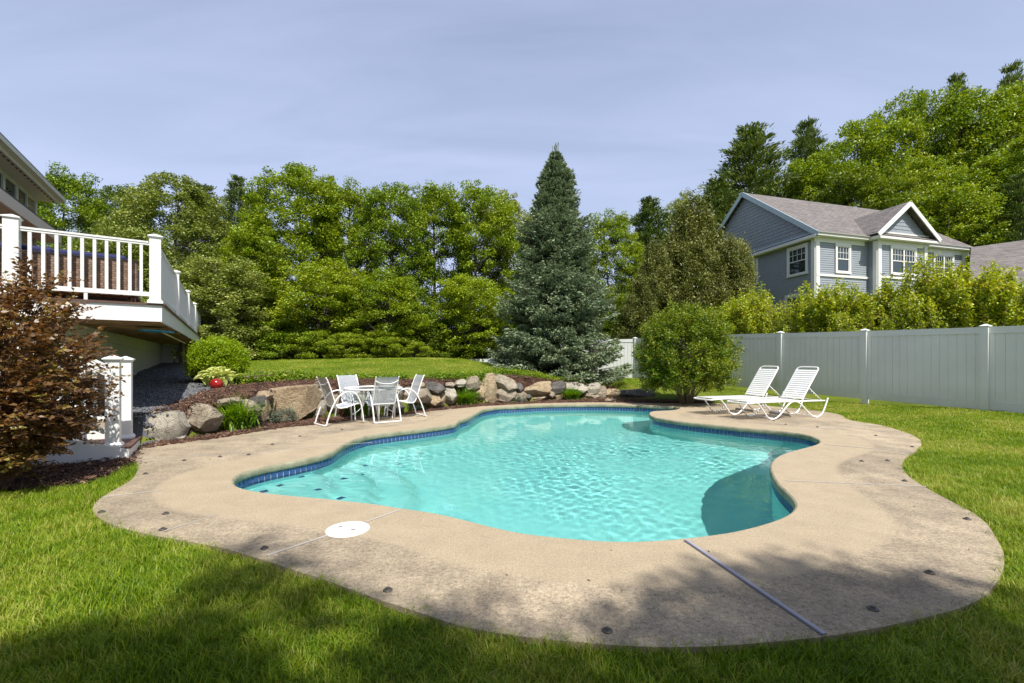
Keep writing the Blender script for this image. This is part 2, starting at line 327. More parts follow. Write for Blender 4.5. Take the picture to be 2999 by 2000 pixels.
def concrete_material():
    m, nt, b = mat('pool_deck_concrete'); t = N(nt, 'ShaderNodeTexCoord'); P = t.outputs['Object']
    at = N(nt, 'ShaderNodeAttribute', attribute_name='pd')       # metres to the pool edge
    n0 = N(nt, 'ShaderNodeTexNoise', inp={'Scale': .55, 'Detail': 5.0, 'Roughness': .6}); nt.links.new(P, n0.inputs[0])
    n1 = N(nt, 'ShaderNodeTexNoise', inp={'Scale': 3.2, 'Detail': 6.0, 'Roughness': .65}); nt.links.new(P, n1.inputs[0])
    n2 = N(nt, 'ShaderNodeTexNoise', inp={'Scale': 90.0, 'Detail': 4.0, 'Roughness': .75}); nt.links.new(P, n2.inputs[0])
    n3 = N(nt, 'ShaderNodeTexNoise', inp={'Scale': 9.0, 'Detail': 5.0, 'Roughness': .7}); nt.links.new(P, n3.inputs[0])
    cop = ramp(nt, [(.3, (.335,.27,.185)), (.7, (.40,.325,.225))], n1.outputs[0])
    slab = ramp(nt, [(.34, (.262,.218,.160)), (.5, (.35,.288,.207)), (.64, (.415,.34,.245))], n0.outputs[0])
    s2 = ramp(nt, [(.28, (.55,.55,.56)), (.6, (1.08,1.07,1.05))], n1.outputs[0])
    sl = N(nt, 'ShaderNodeMix', data_type='RGBA', blend_type='MULTIPLY', inp={0: .8}); nt.links.new(slab.outputs[0], sl.inputs[6]); nt.links.new(s2.outputs[0], sl.inputs[7])
    nw = N(nt, 'ShaderNodeMath', operation='MULTIPLY_ADD', inp={1: .10, 2: -.05}); nt.links.new(n1.outputs[0], nw.inputs[0])
    ad = N(nt, 'ShaderNodeMath', operation='ADD'); nt.links.new(at.outputs['Fac'], ad.inputs[0]); nt.links.new(nw.outputs[0], ad.inputs[1])
    st = N(nt, 'ShaderNodeMapRange', interpolation_type='SMOOTHSTEP', inp={1: .62, 2: .70}); nt.links.new(ad.outputs[0], st.inputs[0])
    mx = N(nt, 'ShaderNodeMix', data_type='RGBA'); nt.links.new(st.outputs[0], mx.inputs[0]); nt.links.new(cop.outputs[0], mx.inputs[6]); nt.links.new(sl.outputs[2], mx.inputs[7])
    # fine aggregate speckle
    sp = ramp(nt, [(.36, (.45,.43,.41)), (.45, (.92,.92,.92)), (.56, (1.04,1.04,1.04)), (.66, (1.6,1.57,1.5))], n2.outputs[0])
    m2 = N(nt, 'ShaderNodeMix', data_type='RGBA', blend_type='MULTIPLY', inp={0: .75}); nt.links.new(mx.outputs[2], m2.inputs[6]); nt.links.new(sp.outputs[0], m2.inputs[7])
    n4 = N(nt, 'ShaderNodeTexNoise', inp={'Scale': 34.0, 'Detail': 5.0, 'Roughness': .8}); nt.links.new(P, n4.inputs[0])
    g4 = ramp(nt, [(.36, (.50,.48,.45)), (.46, (.90,.90,.89)), (.56, (1.12,1.12,1.11)), (.66, (1.5,1.47,1.40))], n4.outputs[0])
    f4 = N(nt, 'ShaderNodeMath', operation='MULTIPLY_ADD', inp={1: .62, 2: .22}); nt.links.new(st.outputs[0], f4.inputs[0])
    m24 = N(nt, 'ShaderNodeMix', data_type='RGBA', blend_type='MULTIPLY'); nt.links.new(f4.outputs[0], m24.inputs[0]); nt.links.new(m2.outputs[2], m24.inputs[6]); nt.links.new(g4.outputs[0], m24.inputs[7]); m2 = m24
    # lichen / rust freckles
    v = N(nt, 'ShaderNodeTexNoise', inp={'Scale': 14.0, 'Detail': 2.0}); nt.links.new(P, v.inputs[0])
    lr = N(nt, 'ShaderNodeMapRange', inp={1: .72, 2: .77}); nt.links.new(v.outputs[0], lr.inputs[0])
    l2 = N(nt, 'ShaderNodeMath', operation='MULTIPLY'); nt.links.new(lr.outputs[0], l2.inputs[0]); nt.links.new(st.outputs[0], l2.inputs[1])
    l3 = N(nt, 'ShaderNodeMath', operation='MULTIPLY', inp={1: .5}); nt.links.new(l2.outputs[0], l3.inputs[0])
    m3 = N(nt, 'ShaderNodeMix', data_type='RGBA'); nt.links.new(l3.outputs[0], m3.inputs[0]); nt.links.new(m2.outputs[2], m3.inputs[6]); m3.inputs[7].default_value = (.5,.27,.08,1)
    nt.links.new(m3.outputs[2], b.inputs['Base Color']); b.inputs['Roughness'].default_value = .82; b.inputs['Specular IOR Level'].default_value = .25
    bp = N(nt, 'ShaderNodeBump', inp={'Strength': .45, 'Distance': .006}); nt.links.new(n2.outputs[0], bp.inputs['Height'])
    bp2 = N(nt, 'ShaderNodeBump', inp={'Strength': .3, 'Distance': .02}); nt.links.new(n3.outputs[0], bp2.inputs['Height']); nt.links.new(bp.outputs[0], bp2.inputs['Normal']); nt.links.new(bp2.outputs[0], b.inputs['Normal'])
    return m
M_deck = concrete_material()

# ---- lawn ground: near grid + far plain
hole = deck*1.0
dc = deck.mean(0)
# inner region (shrunken deck outline) where no soil is needed
def shrink(poly, d):
    P = np.asarray(poly); nx = np.roll(P,-1,0)-np.roll(P,1,0); nrm = np.stack([-nx[:,1], nx[:,0]], 1); nrm /= np.linalg.norm(nrm, axis=1)[:,None]+1e-9
    A = .5*np.sum(P[:,0]*np.roll(P[:,1],-1)-np.roll(P[:,0],-1)*P[:,1]); return P + nrm*d*(1 if A > 0 else -1)
hole_poly = shrink(deck, .35)
big = np.array([(-26,-6),(26,-6),(26,40),(-26,40)])
def ground_obj():
    st = .2; xs = np.arange(-26, 26+st, st); ys = np.arange(-6, 40+st, st); X, Y = np.meshgrid(xs, ys); ins = ~inside(hole_poly, X, Y)
    c = ins[:-1,:-1] & ins[1:,:-1] & ins[:-1,1:] & ins[1:,1:]
    Z = ground_z(X, Y); idx = np.arange(X.size).reshape(X.shape); q = np.stack([idx[:-1,:-1][c], idx[:-1,1:][c], idx[1:,1:][c], idx[1:,:-1][c]], 1)
    V = np.stack([X.ravel(), Y.ravel(), Z.ravel()], 1)
    # skirt out to the horizon
    n0 = len(V); nx, ny = len(xs), len(ys)
    ring = [idx[0,i] for i in range(nx)]+[idx[j,-1] for j in range(1, ny)]+[idx[-1,i] for i in range(nx-2,-1,-1)]+[idx[j,0] for j in range(ny-2,0,-1)]
    ext = []
    for r in ring: x, y, z = V[r]; ext.append((x*30, (y-15)*30+15, -.5))
    V = np.vstack([V, ext]); m = len(ring)
    q2 = np.array([(ring[i], n0+i, n0+(i+1) % m, ring[(i+1) % m]) for i in range(m)])
    used = np.unique(np.vstack([q, q2])); rm = np.zeros(len(V), int); rm[used] = np.arange(len(used))
    me = np_mesh('lawn', V[used], rm[np.vstack([q, q2])], True)
    return link('lawn', me, None, M_lawn)
lawn = tag(ground_obj(), kind='structure')

# ---- pool deck: one concrete sheet with a hole, coping lip and outer edge
def cdt_sheet(outer, inner, step, extra=None):
    x0, y0 = outer.min(0); x1, y1 = outer.max(0)
    X, Y = np.meshgrid(np.arange(x0, x1, step), np.arange(y0, y1, step)); X = X+(rng.random(X.shape)-.5)*step*.3; Y = Y+(rng.random(Y.shape)-.5)*step*.3
    k = inside(outer, X, Y) & (dist_poly(outer, X, Y) > step*.5)
    if inner is not None: k &= ~inside(inner, X, Y) & (dist_poly(inner, X, Y) > step*.5)
    pts = [Vector(p) for p in outer]; ed = [(i, (i+1) % len(outer)) for i in range(len(outer))]
    if inner is not None:
        b = len(pts); pts += [Vector(p) for p in inner]; ed += [(b+i, b+(i+1) % len(inner)) for i in range(len(inner))]
    pts += [Vector((a, c)) for a, c in zip(X[k], Y[k])]
    v, e, f, *_ = mg.delaunay_2d_cdt(pts, ed, [], 0, 1e-5)
    V = np.array([(p.x, p.y) for p in v]); Fc = np.array([t for t in f if len(t) == 3]); C = V[Fc].mean(1)
    keep = inside(outer, C[:,0], C[:,1])
    if inner is not None: keep &= ~inside(inner, C[:,0], C[:,1])
    Fc = Fc[keep]
    # consistent upward winding
    a, b_, c = V[Fc[:,0]], V[Fc[:,1]], V[Fc[:,2]]; s = (b_[:,0]-a[:,0])*(c[:,1]-a[:,1])-(b_[:,1]-a[:,1])*(c[:,0]-a[:,0])
    Fc[s < 0] = Fc[s < 0][:, ::-1]
    return V, Fc
def build_deck():
    V, Fc = cdt_sheet(deck, pool, .16)
    pd = dist_poly(pool, V[:,0], V[:,1])
    me = np_mesh('pool_deck', np.c_[V, np.zeros(len(V))], Fc, True)
    a = me.attributes.new('pd', 'FLOAT', 'POINT'); a.data.foreach_set('value', pd.astype(np.float32))
    o = link('pool_deck', me, None, M_deck)
    # outer rim
    s = MB(); n = len(deck); s.v = [(p[0], p[1], -.0005) for p in deck]+[(p[0], p[1], -.12) for p in deck]
    s.f = [(i, (i+1) % n, n+(i+1) % n, n+i) for i in range(n)]
    r = s.build('slab_rim', M_deck, o)
    return tag(o, kind='structure')
pool_deck = build_deck()
def nrm_out(P):
    nx = np.roll(P,-1,0)-np.roll(P,1,0); nr = np.stack([nx[:,1], -nx[:,0]], 1); nr /= np.linalg.norm(nr, axis=1)[:,None]+1e-9
    A = .5*np.sum(P[:,0]*np.roll(P[:,1],-1)-np.roll(P[:,0],-1)*P[:,1]); return nr*(1 if A > 0 else -1)
pn = nrm_out(pool)                # outward (into the land)
def strip(profile, name, m, parent=None, smooth=True):
    """profile: list of (offset outward from pool edge, z) swept round the pool outline"""
    n = len(pool); V = []; Fq = []
    for (o, z) in profile:
        Q = pool+pn*o; V += [(q[0], q[1], z) for q in Q]
    for j in range(len(profile)-1):
        for i in range(n): Fq.append((j*n+i, j*n+(i+1) % n, (j+1)*n+(i+1) % n, (j+1)*n+i))
    return link(name, np_mesh(name, V, Fq, smooth), parent, m)
M_coping_face = simple('coping_face_concrete', (.25,.245,.165), .8, var=.30, scale=5.0, bump=.4, bscale=40, spec=.2)
coping = strip([(0.002,-.0003),(-.012,-.004),(-.022,-.014),(-.026,-.03),(-.026,-.072),(-.018,-.084),(.03,-.086)], 'coping_face', M_coping_face, pool_deck)
# ---- pool shell
def plaster_material():
    m, nt, b = mat('pool_plaster'); t = N(nt, 'ShaderNodeTexCoord')
    n1 = N(nt, 'ShaderNodeTexNoise', inp={'Scale': 1.3, 'Detail': 5.0}); nt.links.new(t.outputs['Object'], n1.inputs[0])
    r = ramp(nt, [(.3, (.33,.72,.68)), (.7, (.40,.78,.74))], n1.outputs[0]); nt.links.new(r.outputs[0], b.inputs['Base Color']); b.inputs['Roughness'].default_value = .8
    return m
M_plaster = plaster_material()
def depth(X, Y, d):
    """water depth at a point d metres from the wall: shallow left end with steps, deep towards the right"""
    t = np.clip((X+2.6)/5.5, 0, 1); base = 1.0+.62*t*t*(3-2*t)
    base = base*np.clip(.80+.25*np.clip(d/1.0, 0, 1), 0, 1)
    # curved entry steps round the left tip
    r = np.hypot(X-pool[:,0].min(), (Y-pool[np.argmin(pool[:,0]),1])*.9)
    st = np.where(r < .95, .24, np.where(r < 1.45, .48, np.where(r < 1.95, .74, 99)))
    return np.minimum(base, st)
def build_shell():
    step = .09; x0, y0 = pool.min(0)-.1; x1, y1 = pool.max(0)+.1
    X, Y = np.meshgrid(np.arange(x0, x1, step), np.arange(y0, y1, step)); D = dist_poly(pool, X, Y); I = inside(pool, X, Y)
    Z = WATER-depth(X, Y, np.where(I, D, 0)); ok = I | (D < .14)
    c = ok[:-1,:-1] & ok[1:,:-1] & ok[:-1,1:] & ok[1:,1:]; idx = np.arange(X.size).reshape(X.shape)
    q = np.stack([idx[:-1,:-1][c], idx[:-1,1:][c], idx[1:,1:][c], idx[1:,:-1][c]], 1)
    o = link('pool_shell', np_mesh('pool_shell', np.stack([X.ravel(), Y.ravel(), Z.ravel()], 1), q, False), None, M_plaster)
    strip([(.004,-.085),(.004,-2.7)], 'pool_side_wall', M_plaster, o)
    return tag(o, kind='structure')
pool_shell = build_shell()
M_tile = simple('cobalt_pool_tile', (.030,.070,.20), .12, var=.25, scale=9, spec=.6)
M_grout = simple('tile_grout', (.55,.57,.58), .8)
strip([(.0015,-.0855),(.0015,-.262)], 'grout_bed', M_grout, pool_shell)
def build_tiles():
    T = resample(pool, .0785); nr = nrm_out(T); n = len(T)
    MID = T.mean(0); info = []
    for i in range(n):
        a, b = T[i], T[(i+1) % n]; c = (a+b)/2; nn = (nr[i]+nr[(i+1) % n])/2
        face = -(nn[0]*(0-c[0])+nn[1]*(0-c[1]))      # does the inner face look at the camera?
        info.append((face > 0, np.hypot(*c), i))
    vis = sorted([t for t in info if t[0]], key=lambda t: t[1])[:296]; vis_set = {t[2] for t in vis}
    me = None; rest = MB()
    me = MB().box(-.0345,.0345,0,.007,-.035,.035).mesh('tile'); me.materials.append(M_tile)
    for i in range(n):
        a, b = T[i], T[(i+1) % n]; c = (a+b)/2; nn = -(nr[i]+nr[(i+1) % n])/2; ang = math.atan2(-nn[0], nn[1])
        for row, zc in ((0, -.1245), (1, -.2025)):
            Mx = Matrix.Translation((c[0], c[1], zc)) @ Matrix.Rotation(ang, 4, 'Z')
            if i in vis_set and row == 0:
                o = link('tile', me, pool_shell); o.matrix_local = Mx
            else: rest.box(-.0355,.0355,0,.007,-.036,.036, Mx)
    tag(rest.build('tile', M_tile, pool_shell), kind='stuff')
    # blue marker tiles on the entry steps
    s = MB()
    for px_, py_ in [(808,1413),(872,1388),(922,1424),(1000,1380),(1052,1356),(1066,1334),(990,1430),(760,1430)]:
        x, y = G(px_, py_, WATER); y += .1
        if not inside(pool, np.array([x]), np.array([y]))[0]: continue
        d = float(dist_poly(pool, np.array([x]), np.array([y]))[0]); z = WATER-float(depth(np.array([x]), np.array([y]), np.array([d]))[0])
        Mx = Matrix.Translation((x, y, z+.004)) @ Matrix.Rotation(rng.random()*.5+.7, 4, 'Z'); o = link('step_marker_tile', MB().box(-.038,.038,-.038,.038,0,.006).mesh('m'), pool_shell, M_tile); o.matrix_local = Mx
build_tiles()
# ---------------------------------------------------------------- water surface
def water_material():
    m = bpy.data.materials.new('pool_water'); m.use_nodes = True; nt = m.node_tree; nt.nodes.clear()
    out = N(nt, 'ShaderNodeOutputMaterial'); g = N(nt, 'ShaderNodeBsdfGlass', inp={'IOR': 1.33, 'Roughness': 0.0, 'Color': (.80,.985,.985,1)})
    nt.links.new(g.outputs[0], out.inputs[0])
    return m
def build_water():
    step = .035; x0, y0 = pool.min(0)-.1; x1, y1 = pool.max(0)+.1
    X, Y = np.meshgrid(np.arange(x0, x1, step), np.arange(y0, y1, step)); D = dist_poly(pool, X, Y); ok = inside(pool, X, Y) | (D < .06)
    c = ok[:-1,:-1] & ok[1:,:-1] & ok[:-1,1:] & ok[1:,1:]
    Z = np.zeros(X.shape); r_ = np.random.default_rng(3)
    amp = fbm(X[::4,::4], Y[::4,::4], .5, 2, 9.0); amp = np.kron(amp, np.ones((4,4)))[:X.shape[0],:X.shape[1]]
    for i in range(54):
        lam = .085*(1.05**(i % 27)); th = R(50)+r_.normal()*.8; k = 2*math.pi/lam
        Z += .00044*(lam/.2)**.95*np.sin(k*(X*math.cos(th)+Y*math.sin(th))+r_.random()*6.28)
    band = .16+.44*np.exp(-((Y-7.3)/1.7)**2)+.20*np.clip((-1.0-X)/1.5, 0, 1)
    Z *= np.clip(.62+1.1*amp, .25, 1.2)*band
    idx = np.arange(X.size).reshape(X.shape); q = np.stack([idx[:-1,:-1][c], idx[:-1,1:][c], idx[1:,1:][c], idx[1:,:-1][c]], 1)
    used = np.unique(q); rm = np.zeros(X.size, int); rm[used] = np.arange(len(used)); q = rm[q]
    V = np.stack([X.ravel()[used], Y.ravel()[used], WATER+Z.ravel()[used]], 1)
    o = link('pool_water', np_mesh('pool_water', V, q, True), None, water_material())
    return tag(o, kind='structure')
water = build_water(); water.cycles.is_caustics_caster = True
for o in [pool_shell]+list(pool_shell.children): o.cycles.is_caustics_receiver = True
sun_l.cycles.is_caustics_light = True
# ---------------------------------------------------------------- pool deck details
M_caulk = simple('white_joint_strip', (.42,.39,.36), .6)
M_joint_dark = simple('dark_joint_edge', (.10,.095,.12), .5)
def joint(a, b, w, name='joint_strip', m=None, z=.004):
    a = Vector((*a, z)); b = Vector((*b, z)); s = MB(); s.bar(a, b, w, .004); return s.build(name, m or M_caulk, pool_deck)
for a, b, w in [((2300,1408),(2712,1425.5),.014), ((2412,1302),(2678,1325),.012), ((2210,1420),(2235,1409),.01) if False else ((2330,1259),(2560,1246),.008),
                ((298,1457),(478,1436),.010), ((783,1628),(965,1567),.016), ((1072,1529),(1174,1493),.016), ((400,1346),(730,1325),.006), ((730,1325),(1090,1296),.006), ((940,1262),(1035,1262),.006), ((480,1557),(640,1507),.006)]:
    joint(G(*a), G(*b), w)
M_grayjoint = simple('grey_joint_strip', (.30,.29,.33), .5)
joint(G(2010,1582), G(2416,1858), .024, 'joint_strip', M_grayjoint, .0045)
joint(G(2004,1584), G(2409,1861), .012, 'joint_strip', M_joint_dark, .003)
M_anchor = simple('oxidised_brass', (.10,.09,.08), .55, var=.3, scale=30, metal=.6)
def anchor_mesh():
    s = MB(); n = 20; prof = [(.001,.0),(.042,.0),(.044,.004),(.036,.009),(.024,.011),(.020,.012),(.019,.020),(.012,.022),(.0012,.022)]
    V = [];
    for r, z in prof: V += [(r*math.cos(2*math.pi*k/n), r*math.sin(2*math.pi*k/n), z) for k in range(n)]
    Fq = [(j*n+k, j*n+(k+1) % n, (j+1)*n+(k+1) % n, (j+1)*n+k) for j in range(len(prof)-1) for k in range(n)]
    me = mesh('cover_anchor', V, Fq, False); me.materials.append(M_anchor); return me
am = anchor_mesh()
anch = [((1136,1729),'raised dark cover anchor on the deck below the white skimmer lid'), ((1779,1848),'raised dark cover anchor on the deck edge left of the long grey joint'),
 ((2557,1784),'domed dark cover anchor right of the long grey joint, nearest the grass'), ((2724,1678),'flat dark cover anchor on the shaded deck at the right curve'),
 ((2833,1521),'raised dark cover anchor near the right lawn edge, on the widest part'), ((775,1606),'dark cover anchor in the tree shadow left of the skimmer lid'),
 ((477,1551),'small dark cover anchor at the left deck tip, lower of the pair'), ((486,1505),'small dark cover anchor at the left deck tip, beside the branch shadow'),
 ((298,1500),'small dark cover anchor at the far left corner of the deck by the grass'), ((427,1388),'small dark cover anchor on the deck near the mulch corner'),
 ((540,1349),'small dark cover anchor left of the pool near the stairs'), ((645,1338),'small dark cover anchor between the stairs and the pool, first of two close together'), ((729,1332),'small dark cover anchor between the stairs and the pool, second of two close together'),
 ((798,1302),'small dark cover anchor in front of the largest tan boulder'), ((879,1278),'small dark cover anchor behind the pool left of the patio chairs'), ((1002,1259),'small dark cover anchor just in front of the patio chairs'),
 ((2267,1232),'small dark cover anchor below the nearer lounger'), ((2302,1243),'small dark cover anchor right of the loungers towards the pool'), ((2394,1251),'small dark cover anchor on the deck right of the loungers'),
 ((2566,1276),'small dark cover anchor on the right deck before the lawn bulge'), ((2672,1309),'small dark cover anchor at the right edge beside the lawn'), ((2524,1351),'small dark cover anchor on the right deck, left of a pair'),
 ((2600,1349.5),'small dark cover anchor on the right deck, right of a pair'), ((2650,1409),'small dark cover anchor just above the pale right joint'), ((2148,1224),'small dark cover anchor left of the loungers near the cove')]
for (p, lab) in anch:
    x, y = G(*p); o = link('cover_anchor', am); o.location = (x, y, .0015); o.scale = (.62, .62, .75); tag(o, lab, 'anchor', 'cover anchors set in the pool deck')
# skimmer lid
M_lid = simple('white_plastic_lid', (.66,.66,.64), .45)
x, y = G(1019, 1551)
s = MB(); n = 48; prof = [(.001,.010),(.136,.010),(.139,.004),(.143,.004),(.146,.009),(.160,.008),(.164,0)]; V = []
for r, z in prof: V += [(r*math.cos(2*math.pi*k/n), r*math.sin(2*math.pi*k/n), z) for k in range(n)]
lid = empty('skimmer_lid', (x, y, .001)); tag(lid, 'round white plastic skimmer lid set in the concrete deck', 'skimmer lid')
link('lid_plate', mesh('lid_plate', V, [(j*n+k, j*n+(k+1) % n, (j+1)*n+(k+1) % n, (j+1)*n+k) for j in range(len(prof)-1) for k in range(n)]), lid, M_lid)
for dx, dy in ((-.07,.03),(.05,-.03)):
    s = MB().box(-.016,.016,-.008,.008,.009,.0105); o = s.build('finger_hole', M_anchor, lid); o.location = (dx, dy, 0); o.rotation_euler = (0,0,.5)
# leaf litter / small debris on the concrete
def debris():
    s = MB(); r = np.random.default_rng(5)
    for i in range(90):
        for _ in range(20):
            x = r.uniform(-5.5,8); y = r.uniform(2,13)
            if inside(deck, np.array([x]), np.array([y]))[0] and not inside(pool, np.array([x]), np.array([y]))[0] and dist_poly(pool, np.array([x]), np.array([y]))[0] > .1: break
        a = r.random()*6.28; L = r.uniform(.005,.016); w = L*r.uniform(.25,.6)
        c, sn = math.cos(a), math.sin(a)
        P = [(-L,0),(0,-w),(L,0),(0,w)]
        s.add([(x+px_*c-py_*sn, y+px_*sn+py_*c, .003+abs(px_)*.25) for px_, py_ in P], [(0,1,2,3)])
    tag(s.build('leaf_litter', simple('dry_litter', (.10,.065,.03), .8)), kind='stuff')
debris()

# ---------------------------------------------------------------- mulch beds, gravel
def G2(pts): return [G(*p) for p in pts]
bed_front = np.vstack([np.array([G(*p) for p in [(2130,1172),(2050,1181),(1921,1179.5),(1827,1178),(1734,1177),(1664,1178),(1570,1180),(1506,1183),(1404,1189),(1268,1202),(1180,1214),(1061,1226),(942,1241),(840,1249),(738,1265),(636,1282),(500,1299),(433,1309)]]),
   wall[::-1][0:1]+(0,.5), (wall[::-1]+np.array([0,.28]))[1:], [(5.9,15.9)]])
bed_front[:18] = bed_front[:18]+np.array([0,-.06])
b1 = tag(grid_sheet('mulch_bed', bed_front, .07, .018, M_mulch, disp=.012, zfun=lambda X, Y: np.zeros(X.shape)-.012+0*X), kind='structure')
bed_left = np.array([(-5.0,6.1),(-4.75,5.6),(-4.66,5.25),(-4.62,5.02),(-4.72,4.86),(-5.0,4.75),(-5.5,4.6),(-6.0,4.55),(-9,4.6),(-9,7.2),(-6.2,7.2),(-5.3,6.6)])
b2 = tag(grid_sheet('mulch_bed', bed_left, .07, .02, M_mulch, disp=.02), kind='structure')
bed_up = np.array([(-5.75,7.35),(-5.35,7.9),(-5.2,8.6),(-4.95,9.35),(-4.3,10.2),(-3.0,10.85),(-2.25,12.1),(-1.1,13.5),(.3,13.9),(1.7,14.9),(3.5,15.4),(3.5,15.75),(1.6,15.3),(.2,14.45),(-1.2,14.1),(-2.5,12.9),(-3.3,11.9),(-4.5,11.6),(-5.2,12.0),(-6.3,12.6),(-7.4,12.2),(-6.5,10),(-6.0,8.6)])
b3 = tag(grid_sheet('mulch_bed', bed_up, .08, .035, M_mulch, disp=.03), kind='structure')
M_gravel = simple('dark_crushed_stone', (.10,.105,.115), .9, var=.6, scale=60, bump=1.0, bscale=90)
gravel_poly = np.array([(-5.6,7.2),(-5.95,8.2),(-6.3,9.6),(-7.2,11.6),(-9.5,13.8),(-12,19),(-17,19),(-12.5,12),(-8.5,6.6),(-6.4,6.4)])
grav = tag(grid_sheet('gravel_ground', gravel_poly, .12, .03, M_gravel, disp=.03), kind='structure')
# little paved landing between stairs and boulder
M_slab = simple('landing_concrete', (.46,.38,.28), .85, var=.12, scale=6, bump=.3)
land = MB().prism([(-5.75,7.35),(-5.62,8.0),(-6.3,8.5),(-7.0,7.9),(-6.5,7.2)], .02, .36)
tag(land.build('landing_slab', M_slab), kind='structure')
stp = MB().prism([tuple(G(*p)) for p in [(1768,1175.5),(1800,1176),(1812,1167.5),(1780,1167)]], 0, .03)
tag(stp.build('stepping_stone', M_slab, bevel=.005), 'flat pale stepping stone lying in the mulch by the dark boulders', 'stone')

# ---------------------------------------------------------------- boulders of the retaining wall
def rock_material(name, c1, c2, c3):
    m, nt, b = mat(name); t = N(nt, 'ShaderNodeTexCoord'); oi = N(nt, 'ShaderNodeObjectInfo')
    vm = N(nt, 'ShaderNodeVectorMath', operation='MULTIPLY_ADD', inp={1: (1,1,1)}); cb = N(nt, 'ShaderNodeCombineXYZ'); nt.links.new(oi.outputs['Random'], cb.inputs[0]); nt.links.new(oi.outputs['Random'], cb.inputs[1])
    sc = N(nt, 'ShaderNodeVectorMath', operation='SCALE', inp={'Scale': 30.0}); nt.links.new(cb.outputs[0], sc.inputs[0]); ad = N(nt, 'ShaderNodeVectorMath', operation='ADD')
    nt.links.new(t.outputs['Object'], ad.inputs[0]); nt.links.new(sc.outputs[0], ad.inputs[1]); P = ad.outputs[0]
    n1 = N(nt, 'ShaderNodeTexNoise', inp={'Scale': 4.5, 'Detail': 8.0, 'Roughness': .72}); nt.links.new(P, n1.inputs[0])
    r = ramp(nt, [(.28, c3), (.5, c1), (.72, c2)], n1.outputs[0])
    n2 = N(nt, 'ShaderNodeTexNoise', inp={'Scale': 24.0, 'Detail': 8.0, 'Roughness': .75}); nt.links.new(P, n2.inputs[0])
    r2 = ramp(nt, [(.25, (.35,.33,.32)), (.42, (.9,.9,.9)), (.7, (1.2,1.2,1.18))], n2.outputs[0])
    mx = N(nt, 'ShaderNodeMix', data_type='RGBA', blend_type='MULTIPLY', inp={0: .85}); nt.links.new(r.outputs[0], mx.inputs[6]); nt.links.new(r2.outputs[0], mx.inputs[7])
    nt.links.new(mx.outputs[2], b.inputs['Base Color']); b.inputs['Roughness'].default_value = .88; b.inputs['Specular IOR Level'].default_value = .25
    mu = N(nt, 'ShaderNodeTexMusgrave') if False else N(nt, 'ShaderNodeTexVoronoi', feature='DISTANCE_TO_EDGE', inp={'Scale': 5.0}); nt.links.new(P, mu.inputs[0])
    cr = N(nt, 'ShaderNodeMapRange', inp={1: 0.0, 2: .03}); nt.links.new(mu.outputs[0], cr.inputs[0])
    h = N(nt, 'ShaderNodeMath', operation='MULTIPLY_ADD', inp={1: .25}); nt.links.new(cr.outputs[0], h.inputs[0]); nt.links.new(n2.outputs[0], h.inputs[2])
    bp = N(nt, 'ShaderNodeBump', inp={'Strength': 1.0, 'Distance': .06}); nt.links.new(h.outputs[0], bp.inputs['Height']); nt.links.new(bp.outputs[0], b.inputs['Normal'])
    return m
MR = {'tan': rock_material('tan_fieldstone', (.42,.32,.20), (.54,.46,.34), (.24,.17,.11)), 'grey': rock_material('grey_fieldstone', (.35,.295,.22), (.50,.435,.34), (.16,.13,.095)),
      'dark': rock_material('dark_fieldstone', (.13,.12,.11), (.22,.20,.18), (.06,.058,.055)), 'pale': rock_material('pale_granite', (.46,.42,.34), (.56,.52,.44), (.27,.24,.18))}
def boulder_mesh(seed, sub=3, ex_=.30):
    bm = bmesh.new(); bmesh.ops.create_icosphere(bm, subdivisions=sub, radius=1.0); r = random.Random(seed)
    cuts = [(Vector((r.gauss(0,1), r.gauss(0,1), r.gauss(0,1))).normalized(), r.uniform(.66,.96)) for _ in range(14)]
    for v in bm.verts:
        p = v.co.copy(); q = Vector([math.copysign(abs(c)**ex_, c) for c in p]); p = q*.86
        for nn, d in cuts:
            e = p.dot(nn)-d
            if e > 0: p -= nn*e*.97
        p *= 1+.10*noise.fractal(p*1.4+Vector((seed*3.1,0,0)), 1.0, 2.0, 5)+.05*noise.ridged_multi_fractal(p*3+Vector((seed,5,0)), 1.0, 2.0, 3, 1.0, 2.0)*.5
        v.co = p
    # normalise to unit half-extents
    xs = [v.co for v in bm.verts]; ex = [max(abs(c[i]) for c in xs) for i in range(3)]
    for v in bm.verts: v.co = Vector((v.co[0]/ex[0], v.co[1]/ex[1], v.co[2]/ex[2]))
    me = bpy.data.meshes.new('boulder'); bm.to_mesh(me); bm.free(); me.polygons.foreach_set('use_smooth', [True]*len(me.polygons))
    try: me.set_sharp_from_angle(angle=R(20))
    except Exception: pass
    return me
def zz(ox, oy, s, x0, x1, y0, y1): return ((ox+x0/s, ox+x1/s, oy+y0/s, oy+y1/s))
Z4 = (1200,950,2.939); Z3 = (500,950,2.939); Z7 = (250,1150,4.48)
